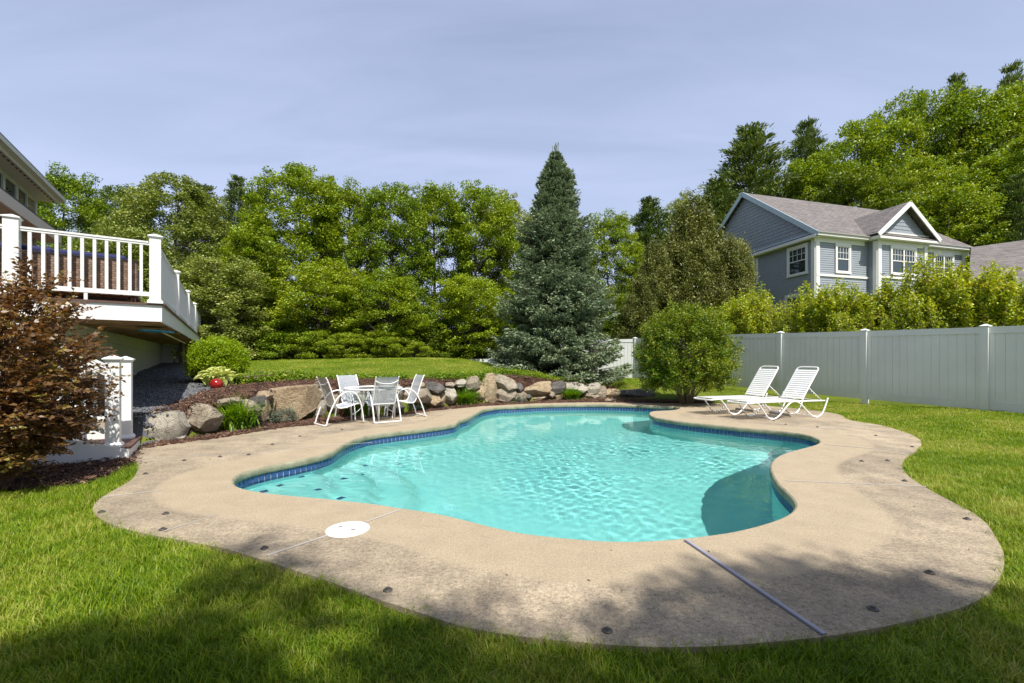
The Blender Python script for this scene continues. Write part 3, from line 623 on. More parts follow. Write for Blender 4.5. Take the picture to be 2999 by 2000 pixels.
boul = [
 (Z7,(790,1262,262,665),'pale','pale rounded granite boulder nearest the deck stairs'),
 (Z7,(1255,1720,150,545),'grey','large grey boulder with a tan left face behind the big daylily'),
 (Z3,(390,565,637,705),'grey','flat grey stone lying on top of the daylily boulders'),
 (Z3,(550,745,650,830),'grey','grey stone half hidden behind the big daylily'),
 (Z3,(685,795,622,760),'dark','dark round stone between the daylily and the largest boulder'),
 (Z3,(765,860,572,655),'tan','small tan stone against the upper left of the largest boulder'),
 (Z3,(745,835,650,835),'tan','narrow tan stone at the left foot of the largest boulder'),
 (Z3,(818,1250,540,825),'tan','largest tan square boulder, left of the patio chairs'),
 (Z3,(1205,1275,520,700),'grey','thin upright grey stone at the right side of the largest boulder'),
 (Z3,(1240,1345,550,660),'pale','pale stone behind the leftmost patio chair, upper'),
 (Z3,(1235,1345,650,790),'pale','pale stone behind the leftmost patio chair, lower'),
 (Z3,(1330,1450,600,770),'grey','grey stone behind the seat of the second patio chair'),
 (Z3,(1440,1560,560,680),'tan','tan stone showing under the patio table, left'),
 (Z3,(1560,1720,560,720),'pale','pale stone showing under the patio table, right'),
 (Z3,(1700,1830,600,770),'tan','tan stone behind the mesh back of the front chair'),
 (Z3,(1640,1800,520,600),'grey','grey capstone above the patio table'),
 (Z3,(1820,1980,520,670),'grey','grey stone between the front and the right patio chair'),
 (Z3,(1830,2000,660,780),'dark','dark low stone under the right patio chair'),
 (Z4,(-110,165,540,655),'grey','grey slanting slab behind the rightmost patio chair'),
 (Z4,(95,295,498,606),'dark','dark grey stone on top, right of the rightmost patio chair'),
 (Z4,(20,130,495,552),'tan','small flat tan capstone over the grey slanting slab'),
 (Z4,(90,268,600,715),'tan','rusty tan stone low in the wall beside the chairs'),
 (Z4,(225,305,585,700),'tan','small tan wedge stone left of the second daylily'),
 (Z4,(275,400,540,690),'pale','pale stone hidden behind the left of the second daylily'),
 (Z4,(395,485,475,535),'pale','small pale capstone above the second daylily'),
 (Z4,(315,390,498,545),'grey','small grey capstone left of the pale capstone'),
 (Z4,(475,602,450,565),'grey','grey leaning stone above the second daylily'),
 (Z4,(530,650,490,678),'tan','tan upright stone right of the second daylily'),
 (Z4,(622,745,430,680),'tan','tallest narrow tan stone in the middle of the wall'),
 (Z4,(695,920,445,580),'grey','long grey slab tilted down to the right in the middle of the wall'),
 (Z4,(740,905,545,668),'grey','pale grey block under the long tilted slab'),
 (Z4,(905,975,505,595),'dark','small dark stacked stone under the hanging groundcover'),
 (Z4,(890,1000,585,675),'grey','grey stone behind the blue-grey catmint tuft'),
 (Z4,(970,1205,497,622),'tan','wide rounded tan boulder left of the third daylily'),
 (Z4,(1035,1170,612,650),'tan','flat tan stone under the wide rounded boulder'),
 (Z4,(965,1045,598,652),'dark','dark chock stone under the wide rounded boulder'),
 (Z4,(1185,1335,495,598),'dark','brown angular stone above the third daylily'),
 (Z4,(1150,1245,568,640),'grey','small grey stone left of the third daylily'),
 (Z4,(1235,1315,590,650),'tan','small tan stone touching the third daylily'),
 (Z4,(1330,1518,500,600),'pale','pale rectangular capstone above the third daylily'),
 (Z4,(1510,1640,505,605),'pale','pale rounded capstone right of the rectangular one'),
 (Z4,(1500,1625,585,652),'grey','grey low stone right of the third daylily'),
 (Z4,(1605,1690,535,650),'grey','grey upright stone beside the reddish boulder'),
 (Z4,(1650,1805,555,648),'tan','reddish brown boulder behind the flat stepping stone'),
 (Z4,(1798,1865,565,642),'dark','small black round stone between the reddish and the black boulders'),
 (Z4,(1855,2090,550,655),'dark','large black boulder at the right end beside the round bush'),
]
wx = np.array([p[0] for p in wall_px][::-1]); wyv = wall[::-1][:,1]
bmeshes = [boulder_mesh(i+1, 4 if i < 6 else 3) for i in range(16)]
for i, (zm, (x0, x1, y0, y1), kind_, lab) in enumerate(boul):
    x0, x1, y0, y1 = zz(*zm, x0, x1, y0, y1); cx_ = (x0+x1)/2; Yw = float(np.interp(cx_, wx, wyv))
    z_top = H-(y0-YH)/F*Yw; z_bot = H-(y1-YH)/F*Yw; zc = (z_top+z_bot)/2
    w = (x1-x0)/F*Yw*.62; h = max(.05, (z_top-z_bot)*.55); dp = min(max(.22, w*.75), .5)
    Yc = Yw+.14+max(0, zc)*.18+dp*.30
    # keep the picture position when pushed back
    me = bmeshes[(i*7) % 6 if w > .5 else 6+(i*5) % 10].copy(); me.materials.append(MR[kind_])
    if 'largest tan' in lab: me = boulder_mesh(77, 4, .22); me.materials.append(MR[kind_])
    V = np.zeros(len(me.vertices)*3); me.vertices.foreach_get('co', V); V = V.reshape(-1,3)*np.array([w*Yc/Yw, dp, h*Yc/Yw])
    rot = random.uniform(-.12,.12); tilt = random.uniform(-.08,.08)
    if 'tilted' in lab: rot = .32
    if 'slanting' in lab: rot = .22
    c_, s_ = math.cos(rot), math.sin(rot); V = np.stack([V[:,0]*c_+V[:,2]*s_, V[:,1], -V[:,0]*s_+V[:,2]*c_], 1)
    me.vertices.foreach_set('co', V.ravel().astype(np.float32)); me.update()
    o = link('boulder', me); zc2 = H-((y0+y1)/2-YH)/F*Yc; o.location = ((cx_-CX)/F*Yc, Yc, zc2); o.rotation_euler = (tilt, 0, random.uniform(-.2,.2)+math.atan2(-( (wall[::-1][min(len(wx)-1, int(np.searchsorted(wx, cx_)))][1]-Yw)), 3)*0)
    tag(o, lab, 'boulder', 'boulders of the retaining wall')
# dark stone fill behind the boulders so no gap shows lawn
fill = MB(); fl = wall_line+np.array([-.05,.42])
V = [];
for p in fl: V.append((p[0], p[1], -.05)); 
for p in fl: V.append((p[0], p[1], max(.1, gz(p[0], p[1]+.25)-.06)))
n = len(fl); fill.add(V, [(i, i+1, n+i+1, n+i) for i in range(n-1)])
o = fill.build('soil_bank', simple('dark_soil', (.045,.032,.022), .95, bump=1, bscale=30)); tag(o, kind='structure')
# ---------------------------------------------------------------- house deck on the left
M_comp = simple('brown_composite_board', (.115,.06,.045), .6, var=.15, scale=12, stretch=(1,1,1))
M_under = simple('weathered_plywood', (.34,.22,.11), .8, var=.45, scale=3.0)
K = Vector((-5.37,7.05,0)); a_ = Vector((-.809,-.587,0)); b_ = Vector((-.528,.849,0)); DZ = 2.155
hd = empty('raised_deck', (K.x, K.y, 0)); tag(hd, 'raised white deck with brown composite floor on the left house', 'deck')
def rel(v): return Vector(v)-hd.location
def loc(parent_loc): return lambda v: Vector(v)-Vector(parent_loc)
def part(s, name, m, parent, **k): return s.build(name, m, parent, **k)
L_b, L_a = 13.4, 3.4
inner = -b_.cross(Vector((0,0,1)))   # sideways
# floor boards along b direction ends at the fascia
P0 = Vector((0,0,0))
for i in range(34):
    s = MB(); o0 = a_*(.02+i*.145); s.bar(o0+Vector((0,0,DZ-.013))-b_*.02, o0+b_*L_b+Vector((0,0,DZ-.013)), .14, .026); o = s.build('floor_board', M_comp, hd)
s = MB(); s.bar(Vector((0,0,DZ-.013))-b_*.035-a_*.03, a_*L_a+Vector((0,0,DZ-.013))-b_*.035, .03, .028); s.build('floor_edge_board', M_comp, hd)
s = MB(); s.bar(Vector((0,0,DZ-.15))-b_*.01, a_*L_a+Vector((0,0,DZ-.15))-b_*.01, .03, .245); s.build('front_fascia', white_paint, hd)
s = MB(); s.bar(Vector((0,0,DZ-.15))-b_*.025, b_*L_b+Vector((0,0,DZ-.15)), .03, .245); s.build('side_fascia', white_paint, hd)
s = MB(); s.bar(Vector((0,0,DZ-.012))-a_*.03, b_*L_b+Vector((0,0,DZ-.012))-a_*.03, .03, .03); s.build('floor_edge_board', M_comp, hd)
s = MB(); q = [P0+a_*.03, P0+b_*L_b+a_*.03, P0+b_*L_b+a_*5, P0+a_*5]; s.prism([(v.x, v.y) for v in q], DZ-.262, DZ-.255); s.build('soffit', M_under, hd)
for i in range(22):
    s = MB(); s.bar(a_*.03+b_*(.3+i*.6)+Vector((0,0,DZ-.275)), a_*2.6+b_*(.3+i*.6)+Vector((0,0,DZ-.275)), .04, .024); s.build('soffit_batten', M_under, hd)
# posts with pyramid caps
def post_mesh(s, c, h, z0, w=.125, capw=.185, skirt=True, dirx=None):
    d = Vector(dirx or a_).normalized(); e = Vector((-d.y, d.x, 0))
    def sq(hw, z): return [c+d*(hw*i)+e*(hw*j)+Vector((0,0,z)) for i, j in ((-1,-1),(1,-1),(1,1),(-1,1))]
    rings = ([(w/2+.028,z0),(w/2+.028,z0+.02),(w/2+.008,z0+.055)] if skirt else [(w/2,z0)])+[(w/2,z0+.06),(w/2,z0+h-.085),(capw/2-.02,z0+h-.083),(capw/2-.012,z0+h-.06),(capw/2,z0+h-.055),(capw/2,z0+h-.042),(.006,z0+h)]
    V = [];
    for hw, z in rings: V += sq(hw, z)
    Fq = [(0,3,2,1)]+[(j*4+k, j*4+(k+1) % 4, (j+1)*4+(k+1) % 4, (j+1)*4+k) for j in range(len(rings)-1) for k in range(4)]+[tuple((len(rings)-1)*4+k for k in range(4))]
    s.add(V, Fq)
def post(parent, c, h, z0, **k): s = MB(); post_mesh(s, Vector(c), h, z0, **k); return s.build('post', white_paint, parent)
post_pos = [b_*(3.36*i) for i in range(5)]
for p in post_pos: post(hd, p+a_*.07+b_*.03, 1.065, DZ, w=.14 if p.length < 1 else .125)
LA = a_*1.514
post(hd, LA+a_*.07+b_*.03, 1.09, DZ, w=.15)
post(hd, LA+a_*1.3+b_*.03, 1.065, DZ)
def railing(parent, A, B, z0, ztop=.925, zbot=.14, n=10, bw=.038):
    A = Vector(A); B = Vector(B); up = Vector((0,0,1))
    s = MB(); s.bar(A+up*(z0+ztop), B+up*(z0+ztop), .062, .026); s.bar(A+up*(z0+ztop-.028), B+up*(z0+ztop-.028), .046, .03); s.build('top_rail', white_paint, parent)
    s = MB(); s.bar(A+up*(z0+zbot), B+up*(z0+zbot), .05, .065); s.build('bottom_rail', white_paint, parent)
    me = None
    for i in range(n):
        t = (i+.75)/(n+.5); P = A.lerp(B, t); s = MB(); s.bar(P+up*(z0+zbot), P+up*(z0+ztop-.03), bw, bw, up=(B-A).normalized()); s.build('baluster', white_paint, parent)
    s = MB(); P = A.lerp(B, .52); s.bar(P+up*z0, P+up*(z0+zbot), .04, .04, up=(B-A).normalized()); s.build('rail_foot', white_paint, parent)
o1 = a_*.07+b_*.03
railing(hd, o1+a_*.07, LA+o1-a_*.07, DZ, n=10)
railing(hd, LA+o1+a_*.08, LA+a_*1.3+b_*.03-a_*.06, DZ, n=8)
for i in range(4): railing(hd, post_pos[i]+o1+b_*.07, post_pos[i+1]+o1-b_*.06, DZ, n=24)
# skirting under the deck + far lattice
M_skirt = simple('cream_vinyl_skirt', (.60,.60,.50), .5, var=.06, scale=2)
sk0 = a_*1.25
for i in range(40):
    s = MB(); A = sk0+b_*(.8+i*.32); x_, y_ = K.x+A.x, K.y+A.y; zb = min(gz(x_, y_)-.1, 1.7); s.bar(A+Vector((0,0,(zb+1.885)/2))-b_*.155, A+Vector((0,0,(zb+1.885)/2))+b_*.155, .02, 1.885-zb); s.build('skirt_board', M_skirt, hd)
s = MB(); s.bar(sk0+b_*.6+Vector((0,0,1.80))-a_*.025, sk0+b_*13.3+Vector((0,0,1.62))-a_*.025, .03, .20); s.build('skirt_rail', M_skirt, hd)
for i in range(4):
    s = MB(); A = b_*13.2+a_*(.2+i*.42); s.bar(A+Vector((0,0,1.15)), A+Vector((0,0,1.85)), .36, .02, up=tuple(b_)); s.build('end_board', M_skirt, hd)
for i in range(2,3): 
    s = MB(); A = b_*(2.5+i*4.2)+a_*.45; s.bar(A+Vector((0,0,.2)), A+Vector((0,0,1.89)), .13, .13); s.build('support_post', simple('pressure_treated', (.14,.10,.06), .85), hd)
# blue leaf net hung under the deck
net = empty('leaf_net', (K.x, K.y, 0)); tag(net, 'blue pool leaf net on a long pale pole hung under the deck', 'leaf net')
A = W(440,964,8.2)-net.location; B = W(542,1025,13.2)-net.location
A.z = 1.83; B.z = 1.86; A = Vector((*(W(475,975,8.4)-net.location)[:2], 1.80)); B = Vector((*(W(543,1025,14.5)-net.location)[:2], 1.80))
s = MB(); s.tube([A, (A+B)/2, B], .016, 8); s.build('pole', simple('pole_aluminium', (.62,.60,.40), .4), net)
A2 = Vector((*(W(415,952,7.75)-net.location)[:2], 1.80)); A3 = Vector((*(W(482,975,8.5)-net.location)[:2], 1.80)); sd = (A3-A2).cross(Vector((0,0,1))).normalized()
M_blue = simple('blue_plastic', (.03,.33,.52), .4)
s = MB(); V = [A2+sd*.03, A2*.7+A3*.3+sd*.17, A3+sd*.16, A3-sd*.16, A2*.7+A3*.3-sd*.17, A2-sd*.03]
s.prism([(v.x, v.y) for v in V], 1.795, 1.815); s.build('net_frame', M_blue, net)
# ---- stairs
C0 = Vector((-5.05,6.06,0)); u_ = Vector((-.527,.85,0)); w_ = Vector((-.85,-.527,0))
st = empty('deck_stairs', (C0.x, C0.y, 0)); tag(st, 'white stairs with brown treads climbing to the raised deck behind the purple shrub', 'stairs')
sw, rise, run = .92, .18, .29
for i in range(11):
    z = .165+i*rise; a0 = w_*(0 if i == 0 else .62+(i-1)*run); a1 = w_*(.62+i*run) if i else w_*.9
    s = MB(); q = [a0-w_*.03, a0-w_*.03+u_*sw, a1+u_*sw, a1]; s.prism([(v.x, v.y) for v in q], z-.03, z); s.build('tread', M_comp, st)
    s = MB(); s.bar(a0+Vector((0,0,z-.03-rise/2+.01)), a0+u_*sw+Vector((0,0,z-.03-rise/2+.01)), .02, rise-.025 if i else .155); s.build('riser', white_paint, st)
# solid stringer skirt, near and far side
for off, nm in ((-.012,'stringer'),(sw+.012,'stringer')):
    s = MB(); V = [w_*.0, w_*.9, w_*3.6, w_*3.6, w_*.62, w_*.0]; zs = [-.05,-.05,-.05,2.15,.33,.135]
    A = [v+u_*off+Vector((0,0,z)) for v, z in zip(V, zs)]; B = [p+u_*.02*(1 if off > 0 else -1) for p in A]; n = len(A)
    s.add(A+B, [tuple(range(n)), tuple(range(2*n-1, n-1, -1))]+[(i, n+i, n+(i+1) % n, (i+1) % n) for i in range(n)]); s.build(nm, white_paint, st)
s = MB(); s.bar(C0-C0+Vector((0,0,.06))-u_*.005-w_*.012, Vector((0,0,.0601))+u_*.0+Vector((0,0,.0))-w_*.012+Vector((0,0,.08))*0+u_*.012, .01, .13)
n1 = w_*.16+u_*.08; n2 = w_*.14+u_*(sw-.09)
post(st, n1, 1.20, .165, w=.145, capw=.20, dirx=w_); post(st, n2, 1.19, .165, w=.14, capw=.195, dirx=w_)
def stair_rail(off, n):
    A = w_*.24+u_*off+Vector((0,0,.165)); B = w_*3.3+u_*off+Vector((0,0,2.12)); up = Vector((0,0,1))
    s = MB(); s.bar(A+up*.98, B+up*.98, .06, .03); s.bar(A+up*.95, B+up*.95, .045, .03); s.build('hand_rail', white_paint, st)
    s = MB(); s.bar(A+up*.2, B+up*.2, .05, .06); s.build('bottom_rail', white_paint, st)
    for i in range(n):
        P = A.lerp(B, (i+.8)/n); s = MB(); s.bar(P+up*.2, P+up*.96, .038, .038, up=tuple(w_)); s.build('baluster', white_paint, st)
stair_rail(.08, 24); stair_rail(sw-.09, 24)
# stair-top newels
post(st, w_*3.45+u_*.08, 3.2-2.1, 2.13, w=.14, dirx=w_)

# ---- wicker sofa on the deck
def wicker_material():
    m, nt, b = mat('brown_wicker'); t = N(nt, 'ShaderNodeTexCoord')
    br = N(nt, 'ShaderNodeTexBrick', offset=.5, inp={'Scale': 13.0, 'Mortar Size': .03, 'Brick Width': .85, 'Row Height': .46, 'Color1': (.17,.105,.07,1), 'Color2': (.30,.20,.145,1), 'Mortar': (.05,.03,.02,1)})
    sp = N(nt, 'ShaderNodeSeparateXYZ'); nt.links.new(t.outputs['Object'], sp.inputs[0]); cb = N(nt, 'ShaderNodeCombineXYZ'); nt.links.new(sp.outputs['X'], cb.inputs[0]); nt.links.new(sp.outputs['Z'], cb.inputs[1])
    nt.links.new(cb.outputs[0], br.inputs[0]); nt.links.new(br.outputs[0], b.inputs['Base Color']); b.inputs['Roughness'].default_value = .5
    bp = N(nt, 'ShaderNodeBump', inp={'Strength': .8, 'Distance': .01}); nt.links.new(br.outputs['Fac'], bp.inputs['Height']); bp.invert = True; nt.links.new(bp.outputs[0], b.inputs['Normal'])
    return m
M_wick = wicker_material(); M_navy = simple('navy_cushion', (.018,.022,.085), .9, var=.2, scale=4)
sc = K+b_*.18+a_*.30
ang = math.atan2(a_.y, a_.x)
sofa = empty('wicker_sofa', (sc.x, sc.y, DZ), ang); tag(sofa, 'brown wicker sofa with navy cushions behind the deck railing', 'sofa')
def sb(name, *b, m=M_wick, bev=.015): return MB().box(*b).build(name, m, sofa, bevel=bev)
# local x runs left along the railing; -y faces into the deck (local y>0 is towards the camera side)
sb('back_panel', 0,2.55,-.10,0,.10,.66); sb('armrest', 0,.12,-.80,-.105,.10,.55); sb('seat_base', .125,2.55,-.80,-.105,.08,.30)
sb('frame_foot', .02,.08,-.06,-.01,0,.095, m=M_comp); sb('frame_foot', 2.4,2.46,-.06,-.01,0,.095, m=M_comp); sb('frame_foot', .02,.08,-.79,-.73,0,.095, m=M_comp)
for i in range(3):
    x = .13+i*.80; sb('back_cushion', x,x+.78,-.26,-.102,.42,.74+.01*i, m=M_navy, bev=.04); sb('seat_cushion', x,x+.78,-.80,-.27,.305,.42, m=M_navy, bev=.03)

# ---------------------------------------------------------------- house on the left
M_tan = simple('tan_clapboard', (.30,.255,.175), .6, var=.06, scale=3)
M_trim = simple('pale_green_trim', (.55,.57,.50), .5); M_shing = simple('roof_shingle_dark', (.10,.095,.09), .9, var=.3, scale=12)
M_glass = simple('window_glass', (.03,.045,.045), .03, spec=1.0)
HC = Vector((-11.4,11.0,0)); nb = -b_; hn = Vector((.849,.528,0)); hs = empty('left_house', (HC.x, HC.y, 0)); tag(hs, 'tan clapboard house with wide eaves at the upper left edge', 'house')
up = Vector((0,0,1))
s = MB(); q = [P0, nb*9, nb*9-hn*6, -hn*6]; s.prism([(v.x, v.y) for v in q], 1.0, 5.30); s.build('wall', M_tan, hs)
s = MB()
for i in range(30):
    z = 2.2+i*.105
    if z > 5.2: break
    A = [P0+hn*.002+up*(z+.105), nb*9+hn*.002+up*(z+.105), nb*9+hn*.016+up*z, P0+hn*.016+up*z, nb*9+hn*.002+up*z, P0+hn*.002+up*z]
    s.add(A, [(0,1,2,3),(3,2,4,5)])
tag(s.build('clapboard', M_tan, hs), kind='stuff')
s = MB(); s.bar(hn*.015+up*1.0, hn*.015+up*5.28, .05, .10, up=tuple(b_)); s.build('corner_board', M_trim, hs)
# eave: soffit, fascia, gutter, roof
s = MB(); q = [b_*.16, nb*9, nb*9+hn*.38, b_*.16+hn*.38]; s.prism([(v.x, v.y) for v in q], 5.13, 5.15); s.build('soffit', M_trim, hs)
for i in range(34):
    s = MB(); c = nb*(i*.21)+hn*.33; s.bar(c+up*5.125-b_*.05, c+up*5.125+b_*.05, .03, .006); s.build('soffit_vent', simple('vent_dark', (.02,.02,.02), .9) if i == 0 else bpy.data.materials['vent_dark'], hs)
s = MB(); s.bar(b_*.18+hn*.40+up*5.19, nb*9+hn*.40+up*5.19, .03, .17); s.build('fascia', M_trim, hs)
s = MB(); s.bar(b_*.20+hn*.465+up*5.23, nb*9+hn*.465+up*5.23, .10, .09); s.build('gutter', M_trim, hs)
s = MB(); A = [b_*.20+hn*.48+up*5.28, nb*9+hn*.48+up*5.28, nb*9-hn*5.5+up*8.9, b_*.20-hn*5.5+up*8.9]; B = [p+up*.06 for p in A]; s.add(A+B, [(0,1,2,3),(7,6,5,4),(0,4,5,1),(1,5,6,2),(2,6,7,3),(3,7,4,0)]); s.build('roof', M_shing, hs)
s = MB(); s.bar(b_*.16+hn*.38+up*5.19, b_*.16-hn*1+up*5.9, .03, .16); s.build('rake_board', M_trim, hs)
# frieze, pent roof under the windows
s = MB(); s.bar(hn*.02+up*5.12, nb*9+hn*.02+up*5.12, .03, .15); s.build('frieze_board', M_trim, hs)
s = MB(); A = [b_*.25+hn*.42+up*4.40, nb*9+hn*.42+up*4.40, nb*9+hn*.02+up*4.56, b_*.0+hn*.02+up*4.56]; B = [p+up*.03 for p in A]; s.add(A+B, [(0,1,2,3),(7,6,5,4),(0,4,5,1),(1,5,6,2),(2,6,7,3),(3,7,4,0)]); s.build('pent_roof', M_shing, hs)
s = MB(); s.bar(b_*.25+hn*.40+up*4.28, nb*9+hn*.40+up*4.28, .04, .23); s.build('porch_beam', simple('warm_white_trim', (.62,.56,.50), .5), hs)
s = MB(); q = [b_*.2+hn*.38, nb*9+hn*.38, nb*9+hn*.03, b_*.2+hn*.03]; s.prism([(v.x, v.y) for v in q], 4.16, 4.18); s.build('porch_ceiling', simple('pinkish_ceiling', (.50,.40,.31), .7), hs)
for t0, t1 in ((.66,1.22),(1.28,1.92),(1.98,2.62)):
    wn_ = s = MB(); z0, z1 = 4.60, 5.06
    fr = MB()
    for z in (z0, z1): fr.bar(nb*t0+hn*.03+up*z, nb*t1+hn*.03+up*z, .05, .05)
    for t in (t0, t1): fr.bar(nb*t+hn*.031+up*z0, nb*t+hn*.031+up*z1, .05, .05, up=tuple(b_))
    f = fr.build('window', M_trim, hs); g = MB(); g.bar(nb*(t0+.02)+hn*.022+up*(z0+z1)/2, nb*(t1-.02)+hn*.022+up*(z0+z1)/2, .004, z1-z0-.03); g.build('pane', M_glass, f)
f = MB(); f.bar(nb*2.4+hn*.03+up*3.2, nb*4.4+hn*.03+up*3.2, .05, 1.9); f.build('window', M_trim, hs)

# ---------------------------------------------------------------- white vinyl fence
fence = empty('vinyl_fence', (10.17,9.9,0)); tag(fence, 'long white vinyl privacy fence behind the loungers and the round bush', 'fence')
FL = fence.location.copy()
fpts = [(12.03,5.56,.13),(11.10,7.73,.16),(10.17,9.90,.195),(9.24,12.07,.235),(8.30,14.25,.30),(7.38,16.45,.37),(6.45,18.6,.40),(5.55,20.8,.42)]
M_fence = simple('aged_white_vinyl', (.72,.74,.72), .42, var=.05, scale=1.2)
nt_ = M_fence.node_tree; bs_ = next(n for n in nt_.nodes if n.type == 'BSDF_PRINCIPLED'); src_ = bs_.inputs['Base Color'].links[0].from_socket
gp_ = N(nt_, 'ShaderNodeNewGeometry'); sp_ = N(nt_, 'ShaderNodeSeparateXYZ'); nt_.links.new(gp_.outputs['Position'], sp_.inputs[0])
nn_ = N(nt_, 'ShaderNodeTexNoise', inp={'Scale': 2.5, 'Detail': 6.0, 'Roughness': .7}); nt_.links.new(gp_.outputs['Position'], nn_.inputs[0])
hh_ = N(nt_, 'ShaderNodeMapRange', inp={1: .15, 2: .75, 3: .62, 4: .0}); nt_.links.new(sp_.outputs['Z'], hh_.inputs[0])
ml_ = N(nt_, 'ShaderNodeMath', operation='MULTIPLY'); nt_.links.new(hh_.outputs[0], ml_.inputs[0]); nt_.links.new(nn_.outputs[0], ml_.inputs[1])
m_ = N(nt_, 'ShaderNodeMix', data_type='RGBA'); nt_.links.new(ml_.outputs[0], m_.inputs[0]); nt_.links.new(src_, m_.inputs[6]); m_.inputs[7].default_value = (.22,.24,.14,1); nt_.links.new(m_.outputs[2], bs_.inputs['Base Color'])
def fpanel(par, A, B, zA, zB, h=1.80, pitch=.1525):
    A = Vector((*A,0)); B = Vector((*B,0)); d = (B-A).normalized(); L = (B-A).length; nn = Vector((d.y,-d.x,0))
    s = MB(); s.bar(A+up*(zA+h-.06), B+up*(zB+h-.06), .045, .13); s.build('top_rail', M_fence, par)
    s = MB(); s.bar(A+up*(zA+.11), B+up*(zB+.11), .045, .17); s.build('bottom_rail', M_fence, par)
    s = MB(); s.bar(A+up*(zA+.20), B+up*(zB+.20), .055, .014); s.build('rail_lip', M_fence, par)
    s = MB(); s.bar(A+up*(zA+h-.13), B+up*(zB+h-.13), .055, .014); s.build('rail_lip', M_fence, par)
    n = max(1, int(L/pitch)); w = L/n
    for i in range(n):
        t = (i+.5)/n; c = A.lerp(B, t); z = zA+(zB-zA)*t
        s = MB(); hw = w/2-.004; tck = .011
        prof = [(-hw,tck-.004),(-hw+.006,tck),(-.004,tck),(0,tck-.0035),(.004,tck),(hw-.006,tck),(hw,tck-.004),(hw,-tck),(-hw,-tck)]
        V = [];
        for zz_ in (z+.17, z+h-.10): V += [c+d*x+nn*y+up*zz_ for x, y in prof]
        m_ = len(prof); s.add(V, [(k, (k+1) % m_, m_+(k+1) % m_, m_+k) for k in range(m_)]); s.build('board', M_fence, par)
def frel(p): return (p[0]-FL.x, p[1]-FL.y)
for i, (x, y, z) in enumerate(fpts):
    d = Vector((fpts[min(i+1, len(fpts)-1)][0]-fpts[max(i-1,0)][0], fpts[min(i+1, len(fpts)-1)][1]-fpts[max(i-1,0)][1], 0))
    s = MB(); post_mesh(s, Vector((*frel((x,y)),0)), 1.97, z-.1, w=.127, capw=.165, skirt=False, dirx=d); s.build('post', M_fence, fence)
    if i < len(fpts)-1: fpanel(fence, frel((x,y)), frel(fpts[i+1][:2]), z, fpts[i+1][2])
# return fence running left from the far corner
fb = [(5.55,20.8,.42),(3.3,21.6,.62),(1.05,22.4,.85)]
for i in range(2): fpanel(fence, frel(fb[i][:2]), frel(fb[i+1][:2]), fb[i][2]-.02, fb[i+1][2]-.5 if False else fb[i][2]-.02)
s = MB(); post_mesh(s, Vector((*frel(fb[1][:2]),0)), 1.97, .3, w=.127, capw=.165, skirt=False, dirx=Vector((1,-.3,0))); s.build('post', M_fence, fence)
# low sunlit fence beyond the crest
f2 = empty('far_fence', (-1.0,25.5,0)); tag(f2, 'sunlit white fence showing low behind the grassy crest left of the spruce', 'fence')
pts2 = [(-2.25,21.3),(-1.0,21.05),(.25,20.8),(1.5,20.55)]
for i in range(3):
    A = (pts2[i][0]+1.0, pts2[i][1]-25.5); B = (pts2[i+1][0]+1.0, pts2[i+1][1]-25.5); s = MB()
    fpanel(f2, A, B, -.56, -.56, h=1.86)
for p in pts2[:4]:
    s = MB(); post_mesh(s, Vector((p[0]+1.0, p[1]-25.5, 0)), 2.0, -.67, w=.127, capw=.165, skirt=False, dirx=Vector((1,0,0))); s.build('post', M_fence, f2)
# ---------------------------------------------------------------- neighbour's blue house
M_blue_sd = simple('slate_blue_clapboard', (.28,.305,.335), .55, var=.05, scale=1.5)
M_rooft, nt, b = mat('asphalt_roof_shingles'); t = N(nt, 'ShaderNodeTexCoord')
br = N(nt, 'ShaderNodeTexBrick', offset=.37, inp={'Scale': 1.0, 'Mortar Size': .012, 'Brick Width': .38, 'Row Height': .145, 'Color1': (.12,.108,.105,1), 'Color2': (.19,.17,.16,1), 'Mortar': (.06,.055,.055,1), 'Bias': .1})
nt.links.new(t.outputs['UV'], br.inputs[0]); n1 = N(nt, 'ShaderNodeTexNoise', inp={'Scale': 3.0, 'Detail': 4.0}); nt.links.new(t.outputs['Object'], n1.inputs[0])
r_ = ramp(nt, [(.3, (.8,.8,.8)), (.7, (1.2,1.18,1.15))], n1.outputs[0]); mx = N(nt, 'ShaderNodeMix', data_type='RGBA', blend_type='MULTIPLY', inp={0: 1.0}); nt.links.new(br.outputs[0], mx.inputs[6]); nt.links.new(r_.outputs[0], mx.inputs[7]); nt.links.new(mx.outputs[2], b.inputs['Base Color']); b.inputs['Roughness'].default_value = .95
M_roof = M_rooft
M_trimw = simple('house_white_trim', (.74,.73,.68), .5)
NC = Vector((15.8,24.0,0)); fd = Vector((.957,.290,0)); sd_ = Vector((-.1785,.984,0)); fn = Vector((.290,-.957,0)); sn_ = Vector((-.984,-.1785,0))
nh = empty('neighbour_house', (NC.x, NC.y, 0)); tag(nh, 'two storey blue clapboard house with grey shingle roof beyond the fence', 'house')
ZB, ZE, SL = 5.72, 7.72, .70
def uv_quad(name, pts, m, parent, thick=.06):
    """roof plane: four corners (eave left, eave right, ridge right, ridge left), uv in metres"""
    P = [Vector(p) for p in pts]; e = (P[1]-P[0]).normalized(); nrm = (P[1]-P[0]).cross(P[-1]-P[0]).normalized(); g = nrm.cross(e)
    n = len(P); V = P+[p-nrm*thick for p in P]
    me = mesh(name, V, [tuple(range(n)), tuple(range(2*n-1, n-1, -1))]+[(i, n+i, n+(i+1) % n, (i+1) % n) for i in range(n)])
    uv = me.uv_layers.new(name='UVMap')
    for l in me.loops:
        d = me.vertices[l.vertex_index].co-P[0]; uv.data[l.index].uv = (d.dot(e), d.dot(g))
    return link(name, me, parent, m)
